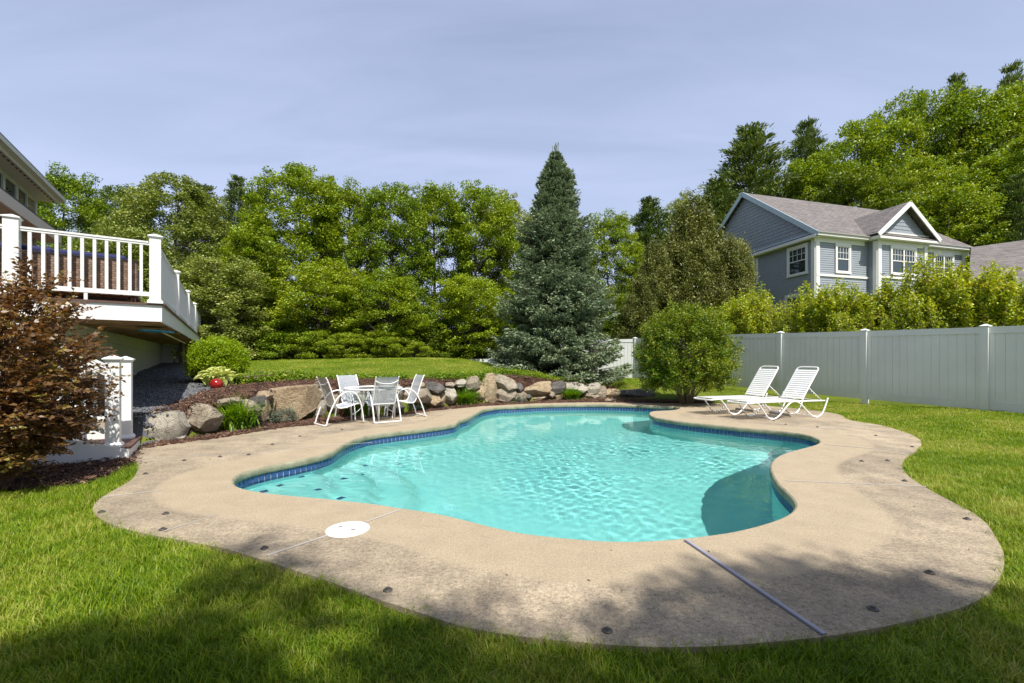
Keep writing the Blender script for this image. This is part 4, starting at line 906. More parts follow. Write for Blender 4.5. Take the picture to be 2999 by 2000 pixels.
def poly_wall(name, pts, m, parent, nrm, thick=.08):
    P = [Vector(p) for p in pts]; n = len(P); V = P+[p-Vector(nrm)*thick for p in P]
    return link(name, mesh(name, V, [tuple(range(n)), tuple(range(2*n-1, n-1, -1))]+[(i, n+i, n+(i+1) % n, (i+1) % n) for i in range(n)]), parent, m)
def lap(parent, A, B, nrm, z0, z1, pitch=.115, m=None, clip=None, name='clapboard'):
    """lapped boards from A to B; clip(z) gives (t0,t1) along A-B"""
    s = MB(); z = z0; A = Vector(A); B = Vector(B); nn = Vector(nrm)
    while z < z1-.02:
        zt = min(z+pitch, z1); t0, t1 = clip((z+zt)/2) if clip else (0, 1)
        if t1 > t0:
            a, c = A.lerp(B, t0), A.lerp(B, t1)
            if name == 'gable_shingles':       # separate shingles with open joints and uneven butts
                L1 = (c-a).length; k = max(1, int(L1/.21)); d_ = (c-a).normalized(); x = 0.0
                while x < L1-.03:
                    w1 = min(.15+.12*random.random(), L1-x); p = a+d_*x; q = a+d_*(x+w1-.012); zb = z-.012*random.random(); t_ = .020+.006*random.random()
                    s.add([p+nn*.003+up*zt, q+nn*.003+up*zt, q+nn*t_+up*zb, p+nn*t_+up*zb, q+nn*.003+up*zb, p+nn*.003+up*zb], [(0,3,2,1),(3,5,4,2)]); x += w1
                z += pitch; continue
            s.add([a+nn*.003+up*zt, c+nn*.003+up*zt, c+nn*.022+up*z, a+nn*.022+up*z, c+nn*.003+up*z, a+nn*.003+up*z], [(0,3,2,1),(3,5,4,2)])
        z += pitch
    return tag(s.build(name, m or M_blue_sd, parent), kind='stuff')
LF = 11.5; LS = 10.7
s = MB(); q = [P0, fd*LF, fd*LF+sd_*LS, sd_*LS]; s.prism([(v.x, v.y) for v in q], .3, ZE); s.build('wall', M_blue_sd, nh)
lap(nh, P0, fd*LF, fn, .6, ZE-.25); lap(nh, P0, sd_*LS, sn_, .6, ZE-.2)
bayA, bayB, bo = 3.72, 7.47, .5
s = MB(); q = [fd*bayA, fd*bayA+fn*bo, fd*bayB+fn*bo, fd*bayB]; s.prism([(v.x, v.y) for v in q], .3, ZE); s.build('bay_wall', M_blue_sd, nh)
lap(nh, fd*bayA+fn*bo, fd*bayB+fn*bo, fn, .6, ZE-.25); lap(nh, fd*bayA, fd*bayA+fn*bo, -fd, .6, ZE-.25)
ZR = ZE+.12+SL*(LS/2+.35)
ov = .35
# main roof
e0 = -fd*.32+fn*ov; e1 = fd*(LF+.35)+fn*ov; r0 = -fd*.32+sd_*(LS/2); r1 = fd*(LF+.35)+sd_*(LS/2)
uv_quad('roof', [e0+up*(ZE+.12), e1+up*(ZE+.12), r1+up*ZR, r0+up*ZR], M_roof, nh, .07)
b0 = -fd*.32+sd_*(LS+ov); b1_ = fd*(LF+.35)+sd_*(LS+ov)
uv_quad('roof', [b1_+up*(ZE+.12), b0+up*(ZE+.12), r0+up*(ZR+.002), r1+up*(ZR+.002)], M_roof, nh, .07)
# gable end wall (left), shingled courses
poly_wall('gable_wall', [sn_*.02+up*ZE, sd_*LS+sn_*.02+up*ZE, sd_*(LS/2)+sn_*.02+up*(ZR-.18)], M_blue_sd, nh, sn_)
tagx = lap(nh, P0+sn_*.02, sd_*LS+sn_*.02, sn_, ZE+.25, ZR-.25, .20, clip=lambda z: ((z-ZE+.05)/(ZR-ZE-.1)*.5, 1-(z-ZE+.05)/(ZR-ZE-.1)*.5), name='gable_shingles')
for A, B in ((sd_*-.42+up*(ZE-.03), sd_*(LS/2)+up*(ZR-.10)), (sd_*(LS+.42)+up*(ZE-.03), sd_*(LS/2)+up*(ZR-.10))):
    s = MB(); s.bar(A-fd*.30, B-fd*.30, .05, .26); s.build('rake_board', simple('pale_blue_trim', (.42,.50,.54), .5) if 'pale_blue_trim' not in bpy.data.materials else bpy.data.materials['pale_blue_trim'], nh)
M_pt = bpy.data.materials['pale_blue_trim']
s = MB(); s.bar(sn_*.05+up*(ZE+.20), sd_*LS+sn_*.05+up*(ZE+.20), .05, .10); s.build('gable_sill_board', M_pt, nh)
# pent eave along the gable side
uv_quad('pent_roof', [sd_*(LS+.3)+sn_*.36+up*(ZE+.03), -sd_*.35+sn_*.36+up*(ZE+.03), -sd_*.2+sn_*.0+up*(ZE+.16), sd_*(LS+.3)+up*(ZE+.16)], M_roof, nh, .03)
s = MB(); s.bar(-sd_*.36+sn_*.34+up*(ZE-.07), sd_*(LS+.3)+sn_*.34+up*(ZE-.07), .04, .16); s.build('fascia', M_trimw, nh)
s = MB(); q = [-sd_*.3+sn_*.32, sd_*(LS+.3)+sn_*.32, sd_*(LS+.3), -sd_*.3]; s.prism([(v.x, v.y) for v in q], ZE-.14, ZE-.12); s.build('soffit', M_trimw, nh)
# front fascias and soffits
for A, B in ((-fd*.32, fd*(bayA-.3)), (fd*(bayB+.3), fd*(LF+.35))):
    s = MB(); s.bar(A+fn*(ov)+up*(ZE+.02), B+fn*ov+up*(ZE+.02), .04, .15); s.build('fascia', M_trimw, nh)
    s = MB(); s.bar(A+fn*(ov+.04)+up*(ZE+.10), B+fn*(ov+.04)+up*(ZE+.10), .08, .05); s.build('gutter', simple('grey_gutter', (.33,.31,.28), .5) if 'grey_gutter' not in bpy.data.materials else bpy.data.materials['grey_gutter'], nh)
    s = MB(); q = [A+fn*(ov-.01), B+fn*(ov-.01), B, A]; s.prism([(v.x, v.y) for v in q], ZE-.06, ZE-.045); s.build('soffit', M_trimw, nh)
    s = MB(); s.bar(A*1+fn*.035+fd*.2+up*(ZE-.19), B+fn*.035+up*(ZE-.19), .03, .24); s.build('frieze_board', M_trimw, nh)
A, B = fd*(bayA-.33), fd*(bayB+.33); off = fn*(bo+ov)
s = MB(); s.bar(A+off+up*(ZE+.02), B+off+up*(ZE+.02), .04, .15); s.build('fascia', M_trimw, nh)
s = MB(); s.bar(A+off+up*(ZE+.02), A+fn*ov+up*(ZE+.02), .04, .15); s.build('fascia', M_trimw, nh)
s = MB(); q = [A+off, B+off, B, A]; s.prism([(v.x, v.y) for v in q], ZE-.06, ZE-.045); s.build('soffit', M_trimw, nh)
s = MB(); s.bar(fd*bayA+fn*(bo+.035)+up*(ZE-.19), fd*bayB+fn*(bo+.035)+up*(ZE-.19), .03, .24); s.build('frieze_board', M_trimw, nh)
uv_quad('pent_roof', [A+off+fn*.04+up*(ZE+.10), B+off+fn*.04+up*(ZE+.10), B+fn*bo+up*(ZE+.34), A+fn*bo+up*(ZE+.34)], M_roof, nh, .04)
# bay gable
mid = fd*(bayA+bayB)/2; hw = (bayB-bayA)/2+.45; ZG = ZE+.2+hw*.80; back = sd_*((ZG-ZE-.12)/SL+.2)
fo = fn*(bo+ov+.05)
apex = mid+fo+up*ZG
uv_quad('bay_roof', [mid-fd*hw+back*0+up*(ZE+.2)+fo*0+sd_*.2, mid-fd*hw+fo+up*(ZE+.2), apex, mid+back+up*ZG], M_roof, nh, .06)
uv_quad('bay_roof', [mid+fd*hw+fo+up*(ZE+.2), mid+fd*hw+sd_*.2+up*(ZE+.2), mid+back+up*ZG, apex+up*.001], M_roof, nh, .06)
poly_wall('bay_gable_wall', [mid-fd*(hw-.3)+fn*(bo+.02)+up*(ZE+.2), mid+fd*(hw-.3)+fn*(bo+.02)+up*(ZE+.2), mid+fn*(bo+.02)+up*(ZG-.22)], M_blue_sd, nh, fn)
lap(nh, mid-fd*(hw-.3)+fn*(bo+.02), mid+fd*(hw-.3)+fn*(bo+.02), fn, ZE+.42, ZG-.3, .20, clip=lambda z: ((z-ZE-.15)/(ZG-ZE-.4)*.5, 1-(z-ZE-.15)/(ZG-ZE-.4)*.5), name='gable_shingles')
for sgn in (-1, 1):
    s = MB(); s.bar(mid+fd*(hw+.02)*sgn+fo*1.0+up*(ZE+.09), mid+fo*1.001+up*(ZG-.12), .05, .22); s.build('rake_board', M_trimw, nh)
s = MB(); s.bar(mid-fd*(hw-.35)+fn*(bo+.05)+up*(ZE+.37), mid+fd*(hw-.35)+fn*(bo+.05)+up*(ZE+.37), .04, .08); s.build('gable_sill_board', M_trimw, nh)
# corner boards, belt
def cboard(c, n, w=.24): s = MB(); s.bar(c+up*.6, c+up*(ZE-.1), .06, w, up=tuple(n)); return s.build('corner_board', M_trimw, nh)
cboard(fd*.11+fn*.03, fd); cboard(sd_*.11+sn_*.03, sd_); cboard(fd*(bayA+.11)+fn*(bo+.03), fd); cboard(fd*(bayB-.11)+fn*(bo+.03), fd); cboard(fd*(LF-.11)+fn*.03, fd); cboard(fd*(bayA-.03)+fn*(bo/2+.15), fn, .2)
for A, B in ((P0+fn*.04, fd*bayA+fn*.04), (fd*bayA+fn*(bo+.04), fd*bayB+fn*(bo+.04)), (fd*bayB+fn*.04, fd*LF+fn*.04)):
    s = MB(); s.bar(A+up*(ZB-.03), B+up*(ZB-.03), .06, .12); s.build('belt_board', M_trimw, nh)
def window(c0, c1, nrm, z0, z1, cols=4, units=1, head=.16, grid=True):
    c0 = Vector(c0); c1 = Vector(c1); nn = Vector(nrm); d = (c1-c0).normalized(); W_ = (c1-c0).length
    fr = MB()
    fr.bar(c0-d*.12+nn*.055+up*(z1+head/2), c1+d*.12+nn*.055+up*(z1+head/2), .06, head); fr.bar(c0-d*.12+nn*.06+up*(z0-.05), c1+d*.12+nn*.06+up*(z0-.05), .08, .10)
    fr.bar(c0-d*.05+nn*.056+up*z0, c0-d*.05+nn*.056+up*z1, .06, .12, up=tuple(d)); fr.bar(c1+d*.05+nn*.056+up*z0, c1+d*.05+nn*.056+up*z1, .06, .12, up=tuple(d))
    f = fr.build('window', M_trimw, nh); uw = W_/units
    for k in range(units):
        a = c0+d*(uw*k); e = a+d*uw; zm = (z0+z1)/2
        if k: s = MB(); s.bar(a+nn*.055+up*z0, a+nn*.055+up*z1, .055, .10, up=tuple(d)); s.build('mullion', M_trimw, f)
        for (p, q) in ((z0, zm), (zm, z1)):  # lower and upper sash glass
            g = MB(); g.bar(a+d*.03+nn*.032+up*(p+q)/2, e-d*.03+nn*.032+up*(p+q)/2, .006, q-p-.02); g.build('pane', M_glass, f)
        sh = MB(); sh.bar(a+nn*.048+up*zm, e+nn*.048+up*zm, .035, .05); sh.bar(a+nn*.046+up*(z0+.025), e+nn*.046+up*(z0+.025), .03, .05); sh.bar(a+nn*.046+up*(z1-.025), e+nn*.046+up*(z1-.025), .03, .05)
        for xx in (.025, uw-.025): sh.bar(a+d*xx+nn*.0465+up*z0, a+d*xx+nn*.0465+up*z1, .03, .05, up=tuple(d))
        if grid:
            for i in range(1, cols): sh.bar(a+d*(uw*i/cols)+nn*.056+up*zm, a+d*(uw*i/cols)+nn*.056+up*z1, .012, .022, up=tuple(d))
            sh.bar(a+nn*.0415+up*((zm+z1)/2), e+nn*.0415+up*((zm+z1)/2), .012, .022)
        sh.build('sash', M_trimw, f)
window(fd*1.42, fd*2.28, fn, 5.93, 7.28)
window(fd*4.72+fn*bo, fd*6.48+fn*bo, fn, 5.93, 7.28, units=2)
window(fd*8.9, fd*10.4, fn, 5.93, 7.28, units=2)
window(sd_*1.75, sd_*.55, sn_, 5.93, 7.32); window(sd_*5.6, sd_*4.3, sn_, 5.93, 7.32)
window(fd*1.2, fd*2.5, fn, 3.1, 4.7); window(fd*4.7+fn*bo, fd*6.5+fn*bo, fn, 3.1, 4.7, units=2); window(sd_*1.9, sd_*.5, sn_, 3.1, 4.7)
# lower wing at the right edge
wg = empty('neighbour_garage', (27.5,24.0,0)); tag(wg, 'grey roofed wing at the right edge behind the yellow-green shrubs', 'building')
wo_ = wg.location
def w2(px, py, Y): return W(px, py, Y)-wo_
uv_quad('roof', [w2(2835,830,22.5), w2(3350,845,20.0), w2(3350,655,25.0), w2(2845,724,27.0)], M_roof, wg, .08)
s = MB(); A = w2(2840,845,22.9); B = w2(3340,860,20.4); s.bar(A, B, .05, .18); s.build('fascia', M_trimw, wg)
s = MB(); A = w2(2860,835,23.5); B = w2(3330,850,21.2); s.bar(A-up*2.2, B-up*2.2, .1, 4.0); s.build('wall', M_blue_sd, wg)
s = MB(); A = w2(2975,850,22.6); s.bar(A-up*3.4, A, .16, .16); s.build('porch_post', M_trimw, wg)

# ---------------------------------------------------------------- patio chairs, table, loungers
def sling_material():
    m, nt, b = mat('woven_sling'); out = nt.nodes['Material Output']; t = N(nt, 'ShaderNodeTexCoord')
    b.inputs['Base Color'].default_value = (.42,.45,.48,1); b.inputs['Roughness'].default_value = .7
    w1 = N(nt, 'ShaderNodeTexWave', wave_type='BANDS', bands_direction='X', inp={'Scale': 26.0}); w2_ = N(nt, 'ShaderNodeTexWave', wave_type='BANDS', bands_direction='Z', inp={'Scale': 26.0})
    nt.links.new(t.outputs['Object'], w1.inputs[0]); nt.links.new(t.outputs['Object'], w2_.inputs[0])
    a = N(nt, 'ShaderNodeMath', operation='MULTIPLY'); nt.links.new(w1.outputs['Fac'], a.inputs[0]); nt.links.new(w2_.outputs['Fac'], a.inputs[1])
    r = N(nt, 'ShaderNodeMapRange', inp={1: .12, 2: .55, 3: 0.0, 4: .72}); nt.links.new(a.outputs[0], r.inputs[0])
    tr = N(nt, 'ShaderNodeBsdfTransparent'); mx = N(nt, 'ShaderNodeMixShader'); nt.links.new(r.outputs[0], mx.inputs[0]); nt.links.new(b.outputs[0], mx.inputs[1]); nt.links.new(tr.outputs[0], mx.inputs[2]); nt.links.new(mx.outputs[0], out.inputs[0])
    return m
M_sling = sling_material()
def make_chair(x, y, hx, hy, label):
    r = empty('patio_chair', (x, y, .001), math.atan2(hy, hx)-math.pi/2); tag(r, label, 'chair', 'sling chairs round the patio table')
    arch = catmull([(-.36,.03),(-.34,.12),(-.25,.36),(-.12,.57),(.06,.655),(.22,.61),(.32,.44),(.37,.22),(.395,.012)], 5)
    for sx_ in (-1, 1):
        s = MB(); s.tube([(sx_*.285, p[0], p[1]) for p in arch], .0145, 8); s.build('arm_leg', white_metal, r, smooth=True)
    s = MB(); rl = catmull([(-.285,-.36,.03),(-.28,-.385,.018),(-.24,-.40,.016),(0,-.40,.016),(.24,-.40,.016),(.28,-.385,.018),(.285,-.36,.03)], 4); s.tube(rl, .0145, 8); s.build('floor_runner', white_metal, r, smooth=True)
    side = catmull([(-.36,.95),(-.315,.86),(-.245,.66),(-.185,.47),(-.14,.37),(-.08,.335),(.05,.345),(.20,.385),(.30,.405),(.345,.39)], 5)
    for sx_ in (-1, 1):
        s = MB(); s.tube([(sx_*.245, p[0], p[1]) for p in side], .0125, 8); s.build('side_rail', white_metal, r, smooth=True)
    n = len(side); V = []
    for p in side[1:]: V += [(xx, p[0]-(.018*(1-(xx/.23)**2) if p[1] > .42 else 0), p[1]-(.022*(1-(xx/.23)**2) if p[1] <= .42 else 0)) for xx in np.linspace(-.24, .24, 7)]
    Fq = [(j*7+k, j*7+k+1, (j+1)*7+k+1, (j+1)*7+k) for j in range(n-2) for k in range(6)]
    link('sling', mesh('sling', V, Fq, True), r, M_sling)
    for z, yy, dz in ((.86,-.325,-.07),(.37,-.15,0),(.375,.20,-.02)):
        s = MB(); s.tube(catmull([(-.245,yy,z),(-.1,yy-.015,z+dz*.8),(.1,yy-.015,z+dz*.8),(.245,yy,z)], 3), .009, 6); s.build('cross_bar', white_metal, r, smooth=True)
    s = MB(); s.tube([(-.285,.05,.335+.0),(-.245,.05,.345)], .010, 6); s.tube([(.245,.05,.345),(.285,.05,.335)], .010, 6); s.build('seat_bracket', white_metal, r)
    return r
make_chair(-3.52,9.38,.73,.68,'patio chair seen from its dark mesh side, leftmost at the round table')
make_chair(-3.48,10.28,.80,-.60,'patio chair facing the pool behind the left side of the round table')
make_chair(-2.78,9.80,-.60,.80,'patio chair with its mesh back turned to the pool, nearest the water')
make_chair(-2.42,10.45,-.84,-.54,'rightmost patio chair at the round table, seen from its side')
tb = empty('patio_table', (-3.02,10.05,.001)); tag(tb, 'round glass topped patio table with white rim and curved braces', 'table')
s = MB(); s.tube([(.60*math.cos(t), .60*math.sin(t), .675) for t in np.linspace(0, 2*math.pi, 41)[:-1]], .016, 8, closed=True, flat=1.3); s.build('rim', white_metal, tb, smooth=True)
mg_, nt, b = mat('table_glass'); b.inputs['Transmission Weight'].default_value = 1; b.inputs['Roughness'].default_value = .05; b.inputs['Base Color'].default_value = (.85,.93,.92,1); b.inputs['IOR'].default_value = 1.1
s = MB(); s.prism([(.592*math.cos(t), .592*math.sin(t)) for t in np.linspace(0, 2*math.pi, 41)[:-1]], .674, .681); s.build('glass_top', mg_, tb)
for k in range(4):
    t = R(30+90*k); c, sn = math.cos(t), math.sin(t)
    s = MB(); s.tube([(.50*c,.50*sn,.66),(.47*c,.47*sn,.35),(.46*c,.46*sn,.0)], .016, 8); s.build('leg', white_metal, tb, smooth=True)
    s = MB(); s.tube(catmull([(.46*c,.46*sn,.12),(.30*c,.30*sn,.22),(.16*c,.16*sn,.42),(.14*c,.14*sn,.62),(.40*c,.40*sn,.665)], 5), .011, 6); s.build('brace', white_metal, tb, smooth=True)
def make_lounger(x, y, label, first=None):
    if first is not None:
        r = first.copy(); col.objects.link(r); r.location = (x, y, .001)
        for ch in list(first.children): c = ch.copy(); col.objects.link(c); c.parent = r
        r['label'] = label; return r
    r = empty('sun_lounger', (x, y, .001), math.atan2(.292,.956)); tag(r, label, 'lounger', 'strap loungers on the pool deck')
    # local x = length (0 near foot end .. 2 head), y = width 0..-0..; origin at the near-side front foot ground
    wv = catmull([(-.33,.375),(-.24,.368),(-.16,.30),(0,.10),(.10,.022),(.24,.02),(.38,.10),(.62,.32),(.78,.375),(.95,.32),(1.18,.12),(1.32,.03),(1.46,.02),(1.58,.09),(1.68,.26),(1.75,.43)], 5)
    for yy in (0, .60):
        s = MB(); s.tube([(p[0], yy, p[1]) for p in wv], .0165, 8); s.build('wave_leg', white_metal, r, smooth=True)
    s = MB(); s.tube(catmull([(1.66,0,.372),(.6,0,.378),(-.15,0,.378),(-.42,.0,.365),(-.50,.06,.36),(-.50,.54,.36),(-.42,.60,.365),(-.15,.60,.378),(.6,.60,.378),(1.66,.60,.372)], 5), .0165, 8); s.build('seat_rail', white_metal, r, smooth=True)
    bx, bz = 1.02, .385; ang = R(55); L = .90
    bp = lambda t, yy: (bx+t*math.cos(ang), yy, bz+t*math.sin(ang))
    s = MB(); s.tube(catmull([bp(0,.03), bp(.4,.03), bp(.80,.03), bp(.87,.05), bp(.90,.12), bp(.90,.48), bp(.87,.55), bp(.80,.57), bp(.4,.57), bp(0,.57)], 4), .0155, 8); s.build('back_frame', white_metal, r, smooth=True)
    sm = MB(); sm.box(-.024,.024,.012,.588,-.005,.006); sme = sm.mesh('strap'); sme.materials.append(white_metal)
    bmm = bmesh.new(); bmm.from_mesh(sme); bmm.to_mesh(sme); bmm.free()
    for i in range(23): o = link('strap', sme, r); o.location = (-.40+i*.0605, 0, .392)
    for i in range(14):
        t = .06+i*.0565; o = link('strap', sme, r); p = bp(t, 0); o.location = (p[0]-.016*math.sin(ang), 0, p[2]+.012*math.cos(ang)); o.rotation_euler = (0, -ang, 0); o.scale = (.84, .95, 1); o.location.y = .015
    for yy in (.05, .55):
        p = bp(.36, yy); s = MB(); s.tube([p, (1.62, yy, .385)], .009, 6)
        for k in range(4): q_ = Vector(p).lerp(Vector((1.62, yy, .385)), .3+.15*k); s.tube([q_, q_+Vector((-.02,0,-.025))], .006, 5)
        s.build('back_strut', white_metal, r, smooth=True)
    for xx, zz_ in ((.17,.035),(1.40,.035),(.78,.365),(1.64,.372)):
        s = MB(); pts = [(xx, 0, zz_),(xx, .60, zz_)]
        s.tube(pts, .011, 6); s.build('cross_bar', white_metal, r)
    for yy in (0, .60):
        for xx in (.14, 1.42): s = MB(); s.box(xx-.03,xx+.03,yy-.018,yy+.018,0,.03); s.build('foot_pad', white_metal, r, bevel=.004)
    return r
lg = make_lounger(5.46,9.90,'white strap lounger with raised back, nearer to the camera')
make_lounger(5.06,10.77,'white strap lounger with raised back, behind and left of its twin', lg)
# ---------------------------------------------------------------- foliage generators
def leaf_mesh(name, C, Lf, Wf, A=None, r=None, fold=.18, tri=False, up_bias=.5, lv=None):
    """one folded quad per leaf. C (n,3) centres, Lf/Wf length and width, A optional long-axis directions"""
    n = len(C); r = r or rng
    L_ = np.broadcast_to(Lf, (n,))*(.7+.6*r.random(n)); W_ = np.broadcast_to(Wf, (n,))*(.7+.6*r.random(n))
    if A is None: A = r.normal(size=(n,3)); A[:,2] = A[:,2]*.6-.15
    A = A/(np.linalg.norm(A, axis=1)[:,None]+1e-9)
    Nn = r.normal(size=(n,3)); Nn[:,2] = np.abs(Nn[:,2])+up_bias
    B = np.cross(Nn, A); B /= np.linalg.norm(B, axis=1)[:,None]+1e-9; Nn = np.cross(A, B)
    a = A*L_[:,None]*.5; b = B*W_[:,None]*.5; f = Nn*(W_*fold)[:,None]
    V = np.stack([C-a, C+b+f-a*.1, C+a, C-b+f-a*.1], 1).reshape(-1,3)
    Fq = np.arange(4*n).reshape(n,4)
    me = np_mesh(name, V, Fq, False)
    at = me.attributes.new('lv', 'FLOAT', 'POINT'); v = (r.random(n) if lv is None else lv); at.data.foreach_set('value', np.repeat(v, 4).astype(np.float32))
    return me
def puffs(centres, radii, per, r, flat=.7, shell=.55):
    """leaf positions spread through flattened puffs, denser on the outside and on top"""
    out = []
    for c, rad, k in zip(centres, radii, per):
        d = r.normal(size=(k,3)); d /= np.linalg.norm(d, axis=1)[:,None]; rr = rad*(shell+(1-shell)*r.random(k))*(1+.25*r.normal(size=k)*.5)
        p = d*rr[:,None]; p[:,2] *= flat; out.append(c+p)
    return np.vstack(out)
def crown_puffs(r, n, rx, z0, z1, prof, jitter=.12, inner=.35):
    """puff centres filling an envelope; prof(t)->relative radius at height t in 0..1"""
    P = []; lob = [(r.random()*6.28, r.random(), .22*r.random()+.05) for _ in range(9)]
    for i in range(n):
        t = (i+r.random())/n; t = t**.9; th = r.random()*6.283
        R_ = prof(t)*rx; b = 1+sum(a*math.cos(th-p)*math.exp(-((t-q)/.25)**2) for p, q, a in lob)
        k = inner+(1-inner)*math.sqrt(r.random()); P.append((R_*b*k*math.cos(th), R_*b*k*math.sin(th), z0+(z1-z0)*t+r.normal()*jitter))
    return np.array(P)
def limb_mesh(name, tips, trunk_h, r0, r, lean=(0,0), nb=None, top=None):
    """tapered trunk with limbs reaching towards sampled puff centres"""
    s = MB(); H_ = top or max(t[2] for t in tips)*.96
    pts = [Vector((lean[0]*t*t+.10*math.sin(3*t+r0*9), lean[1]*t*t+.08*math.cos(2.3*t), H_*t)) for t in np.linspace(0, 1, 9)]
    pts[0].z = -.3
    s.tube(pts, [r0*(1.25 if i == 0 else 1)*(1-.88*i/8) for i in range(9)], 8)
    for tp in tips[:nb]:
        tp = Vector(tp); zt = max(trunk_h, tp.z-(.4+.35*math.hypot(tp.x, tp.y))); t = min(zt/H_, .93); base = pts[0].lerp(pts[0], 0)
        i = min(int(t*8), 7); base = pts[i].lerp(pts[i+1], t*8-i); m1 = base.lerp(tp, .5)+Vector((r.normal()*.12, r.normal()*.12, -.1+r.normal()*.08)); rad = r0*.34*(1-t)+.018
        s.tube([base, m1, tp], [rad, rad*.6, rad*.22], 5, cap=False)
    me = s.mesh(name, True); return me
M_bark = simple('grey_brown_bark', (.115,.095,.075), .9, var=.35, scale=6, bump=.8, bscale=25, stretch=(1,1,.25))
M_bark2 = simple('dark_pine_bark', (.085,.065,.055), .9, var=.35, scale=6, bump=.8, bscale=25, stretch=(1,1,.25))
ML = {'bright': leaf_mat('bright_spring_leaves', (.068,.125,.008), (.195,.290,.018), (.36,.43,.045), trans=.28),
 'yellow': leaf_mat('yellow_green_leaves', (.078,.145,.008), (.215,.310,.018), (.36,.40,.05), trans=.28),
 'pale': leaf_mat('pale_silver_green_leaves', (.095,.135,.022), (.23,.285,.055), (.44,.47,.15), trans=.24),
 'deep': leaf_mat('deep_green_leaves', (.035,.070,.006), (.100,.160,.012), (.20,.26,.022), trans=.26),
 'pine': leaf_mat('pine_needles', (.048,.085,.016), (.130,.185,.035), (.25,.29,.07), trans=.12, rough=.5),
 'brownpine': leaf_mat('olive_pine_needles', (.065,.090,.014), (.175,.195,.040), (.31,.30,.09), trans=.12),
 'spruce': leaf_mat('blue_spruce_needles', (.050,.082,.036), (.125,.175,.095), (.27,.33,.19), trans=.10, rough=.5, sc=1.6)}
def obj_tree(name, trunk_me, crown_me, x, y, z, sx_, sz_, rz, label, cat, group=None, mt=None, ml=None, tm=None, sy_=None):
    r_ = empty(name, (x, y, z), rz); r_.scale = (sx_, sy_ or sx_, sz_); tag(r_, label, cat, group)
    t = link('trunk', trunk_me, r_); c = link('crown', crown_me, r_)
    for o, m in ((t, mt), (c, ml)):
        if m is not None:
            if not o.data.materials: o.data.materials.append(m)
            o.material_slots[0].link = 'OBJECT'; o.material_slots[0].material = m
    return r_
rt_ = np.random.default_rng(11)
def dec_variant(seed, n=380, rx=3.0, hgt=10.0, z0=1.8, leaf=.12, per=118, prof=None, prad=.43):
    r = np.random.default_rng(seed); prof = prof or (lambda t: math.sqrt(max(0, 1-((t-.42)/.60)**2))*.98+.03)
    C = crown_puffs(r, n, rx-.4, z0, hgt-.4, prof, .25, .30); rad = prad*(.6+.7*r.random(n)); k = (per*(rad/prad)**2).astype(int)+20
    P = puffs(C, rad, k, r, .68, .45); crown = leaf_mesh('crown', P, leaf, leaf*.62, None, r, .2, up_bias=.75)
    order = np.argsort(r.random(n)); return limb_mesh('trunk', C[order], z0*.8, .15, r, (r.normal()*.3, r.normal()*.3), 55), crown
def tall_prof(t): return .35+.65*math.sqrt(max(0, 1-((t-.55)/.56)**2)) if t < .95 else .3
DV = [dec_variant(21), dec_variant(22, rx=2.6, prof=tall_prof, n=370), dec_variant(23, rx=3.4, n=400), dec_variant(24, rx=2.4, z0=1.0, n=370, prof=tall_prof), dec_variant(25, rx=2.6, hgt=6.0, z0=.5, n=300, leaf=.105, per=105, prad=.38), dec_variant(26, rx=2.2, hgt=5.5, z0=.3, n=270, leaf=.105, per=105, prad=.36, prof=tall_prof)]
UV = dec_variant(31, n=90, rx=2.6, hgt=4.2, z0=.35, per=150, leaf=.15, prad=.55)      # low understory mass
def pine_variant(seed, hgt=13.0, rx=2.7, n=26, z0=1.5, sparse=1.0, droop=.0, nl=60):
    """white pine: whorls of level limbs with tufts at their ends"""
    r = np.random.default_rng(seed); s = MB(); C = []; A = []
    s.tube([(0,0,-.3),(.05,0,hgt*.5),(0,.05,hgt)], [.17,.10,.015], 7)
    for i in range(n):
        t = (i+.3*r.random())/n; z = z0+(hgt-z0)*t; Lm = rx*((1-t)**.75)*(.8+.35*r.random())+.25; m_ = 5+int(r.random()*2)
        if t < .5: m_ = int(m_*sparse)+1
        for j in range(m_):
            th = 6.283*(j+r.random()*.6)/m_+i*1.3; L1 = Lm*(.6+.55*r.random()); e = Vector((math.cos(th)*L1, math.sin(th)*L1, L1*(.20+.35*t)-droop*L1))
            b0_ = Vector((0,0,z)); s.tube([b0_, b0_+e*.55+Vector((0,0,-.04*L1)), b0_+e], [.035*(1-t)+.012, .02, .006], 4, cap=False)
            k = int(nl*(L1/1.6))+12; u = .30+.72*r.random(k)**.7; side = r.normal(size=(k,3))*np.array([.16,.16,.075])*(.6+L1*.35)
            P = np.array(b0_)+np.outer(u, np.array(e))+side; C.append(P); d = np.array(e)/L1*1.0+r.normal(size=(k,3))*.55+np.array([0,0,.45]); A.append(d)
    return s.mesh('trunk', True), leaf_mesh('crown', np.vstack(C), .22, .055, np.vstack(A), r, .1)
PV = [pine_variant(41, nl=260, n=32), pine_variant(42, sparse=.75, nl=200, n=30)]
